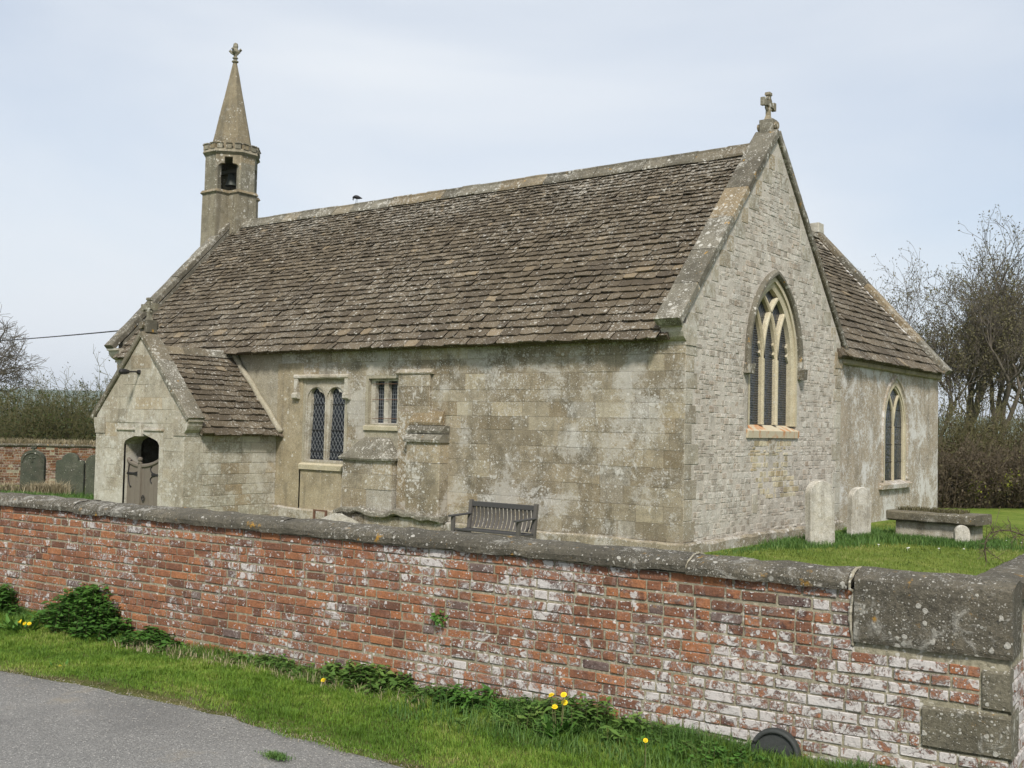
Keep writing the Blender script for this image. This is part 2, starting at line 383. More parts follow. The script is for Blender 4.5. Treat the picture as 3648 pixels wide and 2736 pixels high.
def flat_mat(name, a, b, scale=20, rough=.85, spec=.3, bumpd=.004, grain=None):
    M = Mat(name, rough, spec)
    n = M.noise(scale, 5, .65, vec=M.scaled(grain) if grain else None)
    h = M.hash(M.math('MULTIPLY', M.rnd, 77.1))
    c = M.mix(n, a, b); c = M.mix(M.math('MULTIPLY', M.math('SUBTRACT', h, .3), .25), c, tuple(x*.6 for x in a))
    M.bump(n, .6, bumpd); return M.done(c)
M_wood = flat_mat('weathered_teak', (.050, .046, .043), (.150, .138, .125), 30, grain=(4, 4, .6))
M_wood2 = flat_mat('weathered_oak', (.10, .084, .066), (.23, .20, .165), 24, grain=(5, 5, .35))
M_woodt = flat_mat('dark_teak_rail', (.040, .040, .042), (.085, .083, .080), 30, grain=(.8, 4, 4))
M_iron = flat_mat('black_iron', (.012, .012, .013), (.03, .028, .026), 40, .6)
M_rust = flat_mat('rusty_iron', (.09, .05, .035), (.20, .11, .07), 40, .85)
M_bell = flat_mat('bell_bronze', (.035, .042, .036), (.07, .08, .068), 30, .55, .4)
M_lead = flat_mat('window_lead', (.16, .17, .18), (.26, .27, .28), 40, .6)
M_mesh = flat_mat('guard_wire', (.09, .095, .105), (.15, .155, .165), 40, .6)
M_cast = flat_mat('dark_cast_marker', (.025, .028, .028), (.06, .064, .060), 35, .75, .3, .006)
M_crow = flat_mat('black_feather', (.008, .008, .010), (.02, .02, .022), 60, .6)
M_cable = flat_mat('cable_black', (.02, .02, .022), (.03, .03, .03))
M_bark = flat_mat('grey_bark', (.075, .064, .048), (.16, .138, .105), 9)
M_twig = flat_mat('pale_twig', (.075, .064, .049), (.15, .128, .098), 5)
M_twigd = flat_mat('brown_twig', (.070, .054, .036), (.15, .118, .076), 5)
M_twigg = flat_mat('green_brown_twig', (.075, .072, .028), (.165, .15, .068), 4)
def glass_mat():
    M = Mat('leaded_glass', .16, .5); n = M.noise(8, 3); M.bump(n, .8, .03)
    return M.done(M.mix(M.noise(3, 3), (.006, .009, .014), (.022, .028, .038)))
M_glass = glass_mat()
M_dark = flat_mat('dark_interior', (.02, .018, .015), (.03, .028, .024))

def leaf_mat(name, cols, trans=.25, ps=1.6, pk=.4):
    M = Mat(name, .6, .3); h = M.hash(M.math('MULTIPLY', M.rnd, 91.7))
    n = M.ramp(M.noise(ps, 5, .62), .28, .72)
    c = M.cramp(M.math('ADD', M.math('MULTIPLY', h, 1-pk), M.math('MULTIPLY', n, pk)), cols)
    M.set(M.p.inputs['Base Color'], c)
    tr = M.t.nodes.new('ShaderNodeBsdfTranslucent'); M.set(tr.inputs['Color'], c)
    ms = M.t.nodes.new('ShaderNodeMixShader'); ms.inputs[0].default_value = trans
    M.t.links.new(M.p.outputs[0], ms.inputs[1]); M.t.links.new(tr.outputs[0], ms.inputs[2])
    M.t.links.new(ms.outputs[0], M.t.nodes['Material Output'].inputs['Surface']); return M.m
M_grass = leaf_mat('verge_grass', [(.1, (.068, .130, .015)), (.4, (.110, .215, .022)), (.62, (.180, .290, .032)), (.80, (.28, .34, .065)), (.95, (.38, .35, .15))], .3, 1.5, .5)
M_lgrass = leaf_mat('lawn_grass', [(.15, (.085, .130, .022)), (.45, (.150, .200, .036)), (.70, (.22, .255, .058)), (.9, (.36, .33, .14))], .3, .9, .62)
M_tgrass = leaf_mat('long_grass', [(.2, (.050, .112, .024)), (.5, (.085, .175, .036)), (.75, (.130, .225, .050)), (.95, (.22, .27, .09))], .3)
M_nettle = leaf_mat('nettle_leaf', [(.1, (.028, .075, .012)), (.45, (.055, .140, .020)), (.75, (.090, .200, .032)), (.95, (.16, .27, .06))], .2)
M_weed = leaf_mat('weed_leaf', [(.1, (.045, .095, .020)), (.45, (.085, .165, .032)), (.75, (.130, .22, .045)), (.95, (.21, .28, .08))], .25)
M_dry = leaf_mat('dry_grass', [(.1, (.24, .195, .115)), (.5, (.36, .30, .19)), (.95, (.50, .44, .31))], .25)
M_bud = leaf_mat('spring_buds', [(.1, (.075, .062, .038)), (.5, (.12, .105, .05)), (.95, (.17, .165, .07))], .2)
M_hleaf = leaf_mat('hedge_leaf', [(.1, (.018, .030, .008)), (.5, (.040, .058, .013)), (.8, (.075, .090, .022)), (.97, (.13, .13, .040))], .2)
M_dleaf = leaf_mat('dry_hedge_leaf', [(.1, (.050, .036, .020)), (.5, (.090, .068, .038)), (.8, (.100, .094, .036)), (.97, (.13, .14, .046))], .2)
M_yleaf = leaf_mat('fresh_yellow_leaf', [(.1, (.14, .18, .02)), (.6, (.26, .30, .03)), (.95, (.40, .40, .06))], .3)
M_yel = flat_mat('dandelion_yellow', (.70, .48, .010), (.86, .66, .02), 90, .7)
M_daisy = flat_mat('daisy_white', (.75, .75, .72), (.85, .85, .82), 90, .7)

def ground_mat(name, cols, soil=None, sc=1.0):
    M = Mat(name, 1, .1); n1 = M.noise(.7*sc, 5, .6); n2 = M.noise(9*sc, 5, .7); n3 = M.noise(90, 3, .7)
    c = M.cramp(M.math('ADD', M.math('MULTIPLY', n1, .45), M.math('ADD', M.math('MULTIPLY', n2, .35), M.math('MULTIPLY', n3, .2))), cols)
    if soil: c = M.mix(M.ramp(M.noise(3, 5, .7), .56, .68), c, soil)
    M.bump(M.math('ADD', n2, n3), .8, .03); return M.done(c)
M_gnd = ground_mat('field', [(.3, (.05, .08, .02)), (.5, (.08, .12, .03)), (.7, (.12, .15, .045))], None, .3)
M_lawn = ground_mat('mown_lawn', [(.34, (.075, .120, .018)), (.48, (.130, .190, .030)), (.58, (.20, .240, .050)), (.68, (.33, .31, .12))], None, 1.0)
M_soil = ground_mat('verge_soil', [(.32, (.060, .070, .022)), (.5, (.095, .105, .032)), (.68, (.17, .15, .07))], (.16, .13, .09), 1.6)
def road_mat():
    M = Mat('tarmac', .85, .3)
    n1 = M.noise(.9, 4, .6); n2 = M.noise(60, 4, .75); d, c = M.voro(130); d2, c2 = M.voro(320)
    col = M.cramp(M.math('ADD', M.math('MULTIPLY', n1, .5), M.math('MULTIPLY', n2, .5)), [(.3, (.160, .157, .150)), (.5, (.212, .208, .200)), (.7, (.262, .257, .246))])
    g = M.sep(c)[0]; g2 = M.sep(c2)[0]
    col = M.mix(.62, col, M.mix(g, (.28, .28, .28), (.70, .69, .67)), 'OVERLAY')
    col = M.mix(.45, col, M.mix(g2, (.30, .30, .30), (.70, .70, .69)), 'OVERLAY')
    col = M.mix(M.math('MULTIPLY', M.ramp(g, .955, .98), .75), col, (.52, .50, .46))
    col = M.mix(M.math('MULTIPLY', M.ramp(M.noise(1.8, 5, .65), .56, .72), .55), col, (.27, .235, .18))
    col = M.mix(M.math('MULTIPLY', M.ramp(M.noise(.55, 6, .7), .48, .62), .35), col, (.125, .122, .118))
    M.bump(M.math('ADD', M.math('MULTIPLY', M.ramp(d, 0, .6), -1), n2), .8, .010); return M.done(col)
M_road = road_mat()

# ------------------------------------------------------------------ ground, lawn, verge, road, hills
def lawn_z(x, y):
    s = 1/(1+np.exp(-((-1.2-x)/.5))); t = 1/(1+np.exp(-((-13.5-x)/-.8))); k = 1/(1+np.exp(-((y+.2)/-.4)))
    return -.2*s*t*k*np.clip((y+9)/3, 0, 1)+.02*np.sin(x*.9+1)*np.cos(y*.7)

WA = np.array([-3.23, -9.66, 0]); WB = np.array([5.95, -8.94, 0]); WU = (WB-WA)/np.linalg.norm(WB-WA); WN = np.array([WU[1], -WU[0], 0])
U0, U1 = -7.0, 10.18
def wallp(u, off=0): return WA+WU*u+WN*off      # off towards the road
def u_off(x, y):
    d = np.stack([x-WA[0], y-WA[1]], -1); return d@WU[:2], d@WN[:2]
def verge_z(u, off): return -.10-.06*np.clip(off/1.7, 0, 1)+.015*np.sin(u*1.9)+.012*np.sin(off*4+u)
def edge_off(u): return 1.17+.020*np.sin(u*2.3)+.012*np.sin(u*7.1)+.016*np.sin(u*13.3+1)+.24*np.clip((3.4-u)/1.2, 0, 1)+.075*np.clip(u-4.6, 0, 4)

def sheet(name, xs, ys, zf, mat, kind='structure', parent=None):
    X, Y = np.meshgrid(xs, ys); v = np.stack([X, Y, zf(X, Y)], -1).reshape(-1, 3); n, m = len(xs), len(ys)
    i = np.arange(n*m).reshape(m, n); f = np.stack([i[:-1, :-1], i[:-1, 1:], i[1:, 1:], i[1:, :-1]], -1).reshape(-1, 4)
    o = mesh_obj(name, v, f, mat, parent, None, True); o['kind'] = kind; return o
g = np.concatenate([-np.geomspace(6000, 60, 16), np.linspace(-50, 50, 21), np.geomspace(60, 6000, 16)])
sheet('ground', g, g, lambda x, y: np.full_like(x, -.34), M_gnd)
# churchyard lawn: bounded by the boundary walls
lx = np.linspace(-32, 6.75, 90); ly = np.linspace(-11.5, 24, 90)
def lz(x, y):
    u, off = u_off(x, y)
    return np.where(off > -.16, -.5, lawn_z(x, y))
xs = np.concatenate([np.linspace(-60, -20, 12), np.linspace(-19.5, 6.75, 70)])
V = []; F = []
tt = np.concatenate([np.linspace(0, 1, 60)])
for x in xs:
    y0 = WA[1]+(x-WA[0])*WU[1]/WU[0]+.17
    for t in tt:
        y = y0+(60-y0)*t**1.5; V.append((x, y, float(lawn_z(np.float64(x), np.float64(y)))))
m = len(tt); ii = np.arange(len(xs)*m).reshape(len(xs), m)
mesh_obj('churchyard_lawn', V, np.stack([ii[:-1, :-1], ii[1:, :-1], ii[1:, 1:], ii[:-1, 1:]], -1).reshape(-1, 4), M_lawn, None, None, True)['kind'] = 'structure'
# verge and road follow the wall line
us = np.linspace(-14, 16, 121); V = []; os_ = np.linspace(0, 1, 14)
for u in us:
    e = float(edge_off(u))+.12
    for t in os_:
        o = -.12+(e+.12)*t; p = wallp(u, o); V.append((p[0], p[1], float(verge_z(u, o))*(1-max(0, (t-.84)/.16))-.20*max(0, (t-.84)/.16)))
m = len(os_); ii = np.arange(len(us)*m).reshape(len(us), m)
mesh_obj('verge', V, np.stack([ii[:-1, :-1], ii[:-1, 1:], ii[1:, 1:], ii[1:, :-1]], -1).reshape(-1, 4), M_soil, None, None, True)['kind'] = 'structure'
V = []; us2 = np.concatenate([np.linspace(-200, -15, 12), np.linspace(-14, 16, 80), np.linspace(18, 200, 12)]); os2 = np.linspace(0, 1, 16)
for u in us2:
    e = float(edge_off(u))-.10
    for t in os2:
        o = e+5.2*t; p = wallp(u, o); V.append((p[0], p[1], -.168-.02*math.cos(t*3.14)+.004*math.sin(u*3+o*5)))
m = len(os2); ii = np.arange(len(us2)*m).reshape(len(us2), m)
mesh_obj('road', V, np.stack([ii[:-1, :-1], ii[:-1, 1:], ii[1:, 1:], ii[1:, :-1]], -1).reshape(-1, 4), M_road, None, None, True)['kind'] = 'structure'
# a line of low hills closing the view
hx = np.linspace(-1, 1, 200); V = []
M_hill = ground_mat('hill_woods', [(.3, (.03, .05, .02)), (.5, (.06, .09, .03)), (.7, (.10, .13, .05))], None, .02)
for t in hx:
    ang = math.atan2(CF[1], CF[0])-t*1.1
    for r, k in ((3200, 0.), (3700, .55), (4300, 1.), (5000, .6)):
        h = 94-50*t+8*math.sin(t*7+1)+6*math.sin(t*19)+7*mnoise.noise(Vector((t*60, 0, 0)))
        V.append((CAM[0]+r*math.cos(ang), CAM[1]+r*math.sin(ang), -1+h*k))
ii = np.arange(800).reshape(200, 4)
mesh_obj('hills', V, np.stack([ii[:-1, :-1], ii[:-1, 1:], ii[1:, 1:], ii[1:, :-1]], -1).reshape(-1, 4), M_hill, None, None, True)['kind'] = 'structure'
exec_later = []
# ================================================================== THE CHURCH
church = thing('church', 'small limestone church with stone slate roof, spired bellcote and gabled porch', 'church', (-8, 3.5, 0))

def arch_pts(c, a, zs, h, n=14):
    """pointed arch from (c+a, zs) over the apex to (c-a, zs)"""
    Rr = (h*h+a*a)/(2*a); t = math.acos((Rr-a)/Rr)
    rt = [(c+a-Rr+Rr*math.cos(t*i/n), zs+Rr*math.sin(t*i/n)) for i in range(n+1)]
    return rt+[(2*c-x, z) for x, z in rt[-2::-1]]
def arch_hole(c, a, zs, h, zb, n=14): return [(c-a, zb), (c+a, zb)]+arch_pts(c, a, zs, h, n)
def arch_hw(z, a, zs, h):
    if z <= zs: return a
    if z >= zs+h: return 0
    Rr = (h*h+a*a)/(2*a); return max(0, a-Rr+math.sqrt(max(0, Rr*Rr-(z-zs)**2)))

def sweep(mb, P, ax1, r1, ax2, r2, bev=.012, jit=0., seed=0, a=None):
    """bar with eased edges along the points P; section r1 along ax1, r2 along ax2"""
    ax1 = np.array(ax1, float); ax2 = np.array(ax2, float); (l0, l1), (m0, m1) = r1, r2; b = bev
    sec = [(l0, m0+b), (l0, m1-b), (l0+b, m1), (l1-b, m1), (l1, m1-b), (l1, m0+b), (l1-b, m0), (l0+b, m0)]
    rings = np.array([[np.array(p)+ax1*x+ax2*y for x, y in sec] for p in P])
    if jit: rings = nz3(rings.reshape(-1, 3), 3.1, jit, seed).reshape(rings.shape)
    return mb.loft(rings, a)
def lin(p, q, n): p, q = np.array(p, float), np.array(q, float); return [p+(q-p)*t for t in np.linspace(0, 1, n)]

def ribbon(mb, fr, path, w, d0, d1, a=None):
    """moulded bar of width w following a path in (along, z) of a wall plane"""
    P = np.array(path, float); L = []
    for i in range(len(P)):
        t = P[min(i+1, len(P)-1)]-P[max(i-1, 0)]; t /= np.linalg.norm(t)+1e-9; nn = np.array([-t[1], t[0]])
        q = [(w/2, d0), (w/2, d1-.3*w), (w*.22, d1), (-w*.22, d1), (-w/2, d1-.3*w), (-w/2, d0)]
        L.append([fpt(fr, *(P[i]+nn*x), dd) for x, dd in q])
    return mb.loft(L, a)

# ---- south wall of the nave
H1 = (-9.12, -7.90, 1.20, 2.90); H2 = (-7.25, -6.41, 2.03, 2.95)
rect = lambda h: [(h[0], h[2]), (h[1], h[2]), (h[1], h[3]), (h[0], h[3])]
swall = holed('wall', FS, [(-16.15, -.4), (-.05, -.4), (-.05, 3.62), (-16.15, 3.62)], [rect(H1), rect(H2)], -.55, -.009, M_ashm, church)
def south_holes(z0, z1):
    h = [(-12.9, -9.2)]                       # porch and the rendered bay beside it
    if z1 > 1.03 and z0 < 3.0: h.append((-9.22, -7.84))
    elif z1 <= 1.06: h.append((-9.25, -7.95))
    if z1 > 1.9 and z0 < 2.97: h.append((-7.32, -6.35))
    if z0 < 1.55: h.append((-7.7, -6.3))
    if z0 < 2.1: h.append((-5.95, -5.05))
    return h
blocks = courses(FS, .20, 3.30, (.20, .34), (.28, .78), lambda z: (-16.2, -.0), south_holes, .0035, 0, .003, .0015, dj=.0022, crown=.001)
blocks += courses(FS, 3.30, 3.60, (.24, .3), (.7, 1.3), lambda z: (-16.2, -.0), lambda a, b: [(-12.9, -9.9)], .003, .008, .004)
emit(blocks, 'ashlar_block', M_ash, swall, 230)
mb = MB()
for p in (quad(-10.02, -9.2, -.3, 3.3), quad(-9.25, -7.95, -.3, 1.02)):
    v, f, a = piece(FS, p, .006, .004); mb.add(v, f, a)
mb.obj('render_panel', M_ren, swall)
mb = MB(); P = lin((-16.2, 0, 0), (.06, 0, 0), 60)
sweep(mb, [p+np.array([0, 0, .16+.012*math.sin(p[0]*3)]) for p in P], (0, -1, 0), (-.1, .085), (0, 0, 1), (-.55, .04), .03, .02)
mb.obj('plinth', M_ash, swall)

def lattice(mb, fr, x0, x1, z0, z1, top, sx, sz, d, w=.0075):
    """diamond leading clipped to a light; top(x) gives the head height"""
    def line(x, z, s):
        ts = np.linspace(0, 1, 40); xs_ = x0+(x1-x0)*ts; zs_ = z+s*(xs_-x)
        ok = (zs_ > z0) & (zs_ < np.array([top(q) for q in xs_]))
        if ok.sum() > 2:
            i = np.where(ok)[0]; a, b = (xs_[i[0]], zs_[i[0]]), (xs_[i[-1]], zs_[i[-1]])
            t = np.array(b)-np.array(a); t /= np.linalg.norm(t); nn = np.array([-t[1], t[0]])*w/2
            q = [np.array(a)+nn, np.array(a)-nn, np.array(b)-nn, np.array(b)+nn]
            v = [fpt(fr, *p, d) for p in q]+[fpt(fr, *p, d+.006) for p in q]
            mb.add(v, [(0, 1, 2, 3), (4, 5, 6, 7), (0, 1, 5, 4), (2, 3, 7, 6)])
    s = sz/sx; z = z0-(x1-x0)*s
    while z < z1+(x1-x0)*s: line(x0, z, s); line(x0, z, -s); z += sz
def hbars(mb, fr, x0, x1, zz, d, r=.006):
    for z in zz: mb.tube([fpt(fr, x0, z, d), fpt(fr, x1, z, d)], r, 4)

# two-light cusped window under a square label
win = thing('window', '', ''); win.parent = church
for k in ('label', 'category'):
    if k in win: del win[k]
win.location = (0, 0, 0)
lights = [(-9.05, -8.555), (-8.455, -7.96)]
def cusp(x0, x1, zs, zb):
    c, a = (x0+x1)/2, (x1-x0)/2
    return [(x0, zb), (x1, zb)]+[(c+a*(.70+.30*abs(math.cos(1.5*t)))*math.cos(t), zs+1.05*a*(.70+.30*abs(math.cos(1.5*t)))*math.sin(t)) for t in np.linspace(0, math.pi, 25)]
def reparent(o, p):
    o.parent = p; return o
def local_win(name_list): pass
def wpart(o): return o
fr_w = holed('tracery', FS, rect((-9.13, -7.89, 1.19, 2.91)), [cusp(a, b, 2.52, 1.24) for a, b in lights], -.15, -.045, M_por, win)
holed('inner_frame', FS, rect((-9.12, -7.90, 1.2, 2.90)), [[(a-.03, 1.24), (b+.03, 1.24), (b+.03, 2.5)]+[((a+b)/2+.278*math.cos(t), 2.5+.285*math.sin(t)) for t in np.linspace(.05, math.pi-.05, 13)]+[(a-.03, 2.5)] for a, b in lights], -.0455, -.02, M_por, win)
mb = MB()
for s in ((-9.42, -9.31), (-7.87, -7.77)):
    sweep(mb, lin((s[0], 0, 0), (s[1], 0, 0), 3), (0, 0, 1), (2.60, 2.98), (0, -1, 0), (-.05, .07), .02, .008)
    sweep(mb, lin((s[0]-.03, 0, 0), (s[1]+.03, 0, 0), 3), (0, 0, 1), (2.52, 2.66), (0, -1, 0), (-.05, .10), .03, .015)
sweep(mb, lin((-9.43, 0, 0), (-7.76, 0, 0), 12), (0, 0, 1), (2.95, 3.05), (0, -1, 0), (-.05, .085), .03, .01)
mb.obj('hood_mould', M_por, win)
mb = MB()
for x0, x1 in ((-9.22, -8.50), (-8.495, -7.90)):
    mb.prism([(-.2, 1.02), (.05, 1.03), (.06, 1.13), (-.2, 1.28)], lambda p, x=x0: (x, -p[0], p[1]), lambda p, x=x1: (x, -p[0], p[1]))
mb.obj('sill', M_dress, win)
for a, b in lights:
    mb = MB(); mb.box(a-.02, b+.02, .125, .14, 1.2, 2.9); mb.obj('pane', M_glass, win)
    mb = MB(); lattice(mb, FS, a, b, 1.26, 2.85, lambda x: 2.80, .10, .165, -.122); mb.obj('lead_lattice', M_lead, win)
    mb = MB(); hbars(mb, FS, a, b, (1.42, 1.87, 2.42), -.105); mb.obj('saddle_bar', M_iron, win)

# plain two-light window
win2 = bpy.data.objects.new('window', None); COL.objects.link(win2); win2.parent = church
l2 = [(-7.13, -6.885), (-6.765, -6.52)]
holed('frame', FS, rect((-7.26, -6.40, 2.02, 2.96)), [rect((a, b, 2.05, 2.90)) for a, b in l2], -.24, -.10, M_por, win2)
mb = MB(); mb.prism([(-.24, 1.90), (.03, 1.90), (.04, 1.98), (-.24, 2.06)], lambda p: (-7.33, -p[0], p[1]), lambda p: (-6.38, -p[0], p[1])); mb.obj('sill', M_dress, win2)
for a, b in l2:
    mb = MB(); mb.box(a-.02, b+.02, .20, .215, 2.03, 2.93); mb.obj('pane', M_glass, win2)
    mb = MB(); mb2 = MB()
    for z in np.arange(2.1, 2.9, .075): mb.tube([fpt(FS, a, z, -.195), fpt(FS, b, z, -.195)], .0035, 4)
    for x in np.arange(a+.05, b, .06): mb.tube([fpt(FS, x+rng.uniform(-.01, .01), 2.05, -.195), fpt(FS, x, 2.9, -.195)], .0035, 4)
    mb.obj('lead_lattice', M_lead, win2)
    hbars(mb2, FS, a-.06, b+.04, (2.14, 2.52, 2.84), -.075); mb2.obj('saddle_bar', M_rust, win2)

# blocked feature: projecting piers with weathered caps, string and footing
but = MB()
def rblock(mb, x0, x1, d0, d1, z0, z1, b=.02, jit=.012, n=6):
    sweep(mb, lin((0, 0, z0), (0, 0, z1), n), (1, 0, 0), (x0, x1), (0, -1, 0), (d0, d1), b, jit, z0*7+x0)
bset = []
def bpart(*a, **k):
    m = MB(); rblock(m, *a, **k); return m
for z0, z1, x0, x1 in ((.30, .72, -7.70, -7.02), (.30, .72, -7.015, -6.32), (.725, 1.02, -7.70, -7.18), (.725, 1.02, -7.175, -6.32), (1.025, 1.31, -7.70, -6.85), (1.025, 1.31, -6.845, -6.32)):
    bpart(x0, x1, -.05, .22+rng.normal(0, .004), z0, z1, b=.01, jit=.006).obj('buttress_block', M_ash, swall)
m = MB()          # hipped weathering cap
rg = lambda x0, x1, d, z: [(x0, .03, z), (x0, -d, z), ((x0+x1)/2, -d-.015, z-.012), (x1, -d, z), (x1, .03, z)]
rings = np.array([rg(-7.76, -6.26, .28, 1.31), rg(-7.77, -6.25, .29, 1.35), rg(-7.56, -6.42, .17, 1.52), rg(-7.36, -6.56, .06, 1.70), rg(-7.3, -6.6, .0, 1.75)])
m.loft(nz3(rings.reshape(-1, 3), 4, .03).reshape(rings.shape)); m.obj('weathering_cap', M_cop, swall)
for z0, z1 in ((.30, .62), (.625, .98), (.985, 1.30), (1.305, 1.70)):
    bpart(-5.92, -5.06, -.05, .25+rng.normal(0, .004), z0, z1, b=.012, jit=.008).obj('buttress_block', M_ash, swall)
bpart(-6.30, -5.93, -.05, .10, .3, 2.3, b=.012, jit=.012, n=10).obj('buttress_block', M_ash, swall)
for d, z0, z1 in ((.29, 1.70, 1.86), (.22, 1.87, 2.02), (.13, 2.03, 2.3)):
    m = MB(); m.prism([(-.05, z0), (d, z0), (d+.01, z0+.05), (max(d-.09, .01), z1), (-.05, z1)], lambda p: (-5.97, -p[0], p[1]), lambda p, z=z0: (-5.03-(.12 if z > 1.9 else 0), -p[0], p[1])); m.obj('weathering_cap', M_cop, swall)
for z0, z1 in ((2.02, 2.4), (2.405, 2.78), (2.785, 3.02)):
    bpart(-6.36, -5.52, -.05, .055, z0, z1, b=.012, jit=.010).obj('buttress_block', M_ash, swall)
m = MB(); m.prism([(-.05, 3.02), (.07, 3.02), (.085, 3.05), (-.02, 3.15)], lambda p: (-6.42, -p[0], p[1]), lambda p: (-5.45, -p[0], p[1])); m.obj('weathering_cap', M_ash, swall)
m = MB(); P = [np.array((x, 0, .26+.035*math.sin(x*5)+.02*math.sin(x*13))) for x in np.linspace(-7.8, -4.98, 40)]
sweep(m, P, (0, -1, 0), (-.05, .33), (0, 0, 1), (-.05, .07), .03, .035); m.obj('string_course', M_cop, swall)
for x0, x1 in ((-7.74, -7.05), (-7.045, -6.1), (-6.095, -5.02)):
    bpart(x0, x1, -.05, .24, -.4, .215, b=.02, jit=.015).obj('buttress_block', M_ash, swall)

# ---- east gable wall
EC, EA, EZS, EH, EZB = 3.5, 1.10, 3.42, 1.55, 2.06
gz = lambda y: 3.62+3.9/3.5*min(y, 7-y)
ewall = holed('gable_wall', FE, [(.02, -.4), (6.98, -.4), (6.98, 3.98), (3.5, 7.66), (.02, 3.98)], [arch_hole(EC, EA, EZS, EH, EZB)], -.5, -.006, M_mor, church)
def espan(z):
    if z < 3.96: return (.0, 7.0)
    k = (z-3.98)/3.68*3.5; return (k+.02, 7-k-.02)
def eholes(z0, z1):
    if z1 < EZB-.12 or z0 > EZS+EH+.1: h = []
    else:
        hw = max(arch_hw(max(z, EZB), EA+.17, EZS, EH+.15) for z in (z0, z1)); h = [(EC-hw, EC+hw)]
    return h
quoin = []; z = .2; k = 0
while z < 3.55:
    h = rng.uniform(.24, .36); l = (.46, .27)[k % 2]*rng.uniform(.85, 1.15)
    quoin.append(piece(FE, quad(.004, l, z+.004, min(z+h, 3.6)-.004), .004, .008)); quoin.append(piece(FE, quad(7-l, 6.996, z+.004, min(z+h, 3.6)-.004), .004, .008)); z += h; k += 1
quoin.append(piece(FE, irregular(3.3, 3.62, 1.62, 1.93, .01), .008, .01)); quoin.append(piece(FE, irregular(2.62, 2.86, .55, .9, .01), .008, .01))
k = 0; z = 3.7
while z < 7.2:
    a0, a1 = espan(z+.3)
    if a1-a0 > .5:
        l = (.42, .25)[k % 2]
        for x0, x1 in ((a0, a0+l), (a1-l, a1)): quoin.append(piece(FE, quad(x0, x1, z+.004, z+.292), .003, .008))
    z += .3; k += 1
def eh2(z0, z1):
    h = eholes(z0, z1)
    if z0 < 3.6:
        h += [(-.1, .36), (6.64, 7.1)]
    else:
        a0, a1 = espan(z1+.2); h += [(-1, a0+.25), (a1-.25, 8)]
    return h
rub = courses(FE, .2, 7.35, (.045, .125), (.06, .24), espan, eh2, .012, -.001, .006, .004, True, .002, dj=.0028)
emit(quoin, 'quoin_stone', M_por, ewall, 60)
fresh = []; old = []
rub = [p_ for p_ in rub if rng.random() > .2]
for p_ in rub:
    c_ = p_[0].mean(0); ((fresh if abs(c_[1]-3.55+.25*math.sin(c_[2]*5)) < .85 and .75 < c_[2] < 1.93 and rng.random() < .85 else old)).append(p_)
M_rubf = stone_mat('fresh_rubble', (.30, .25, .155), (.42, .365, .25), (.50, .45, .33), white=.25, orange=.0, dark=.25, tint=.5, wscale=20, warm=(.38, .27, .14))
emit(old, 'rubble_stone', M_rub, ewall, 240); emit(fresh, 'rubble_stone', M_rubf, ewall, 60)
mb = MB(); sweep(mb, [p+np.array([0, 0, .14]) for p in lin((0, -.05, 0), (0, 7.0, 0), 30)], (1, 0, 0), (-.1, .09), (0, 0, 1), (-.55, .05), .04, .05); mb.obj('plinth', M_ash, ewall)

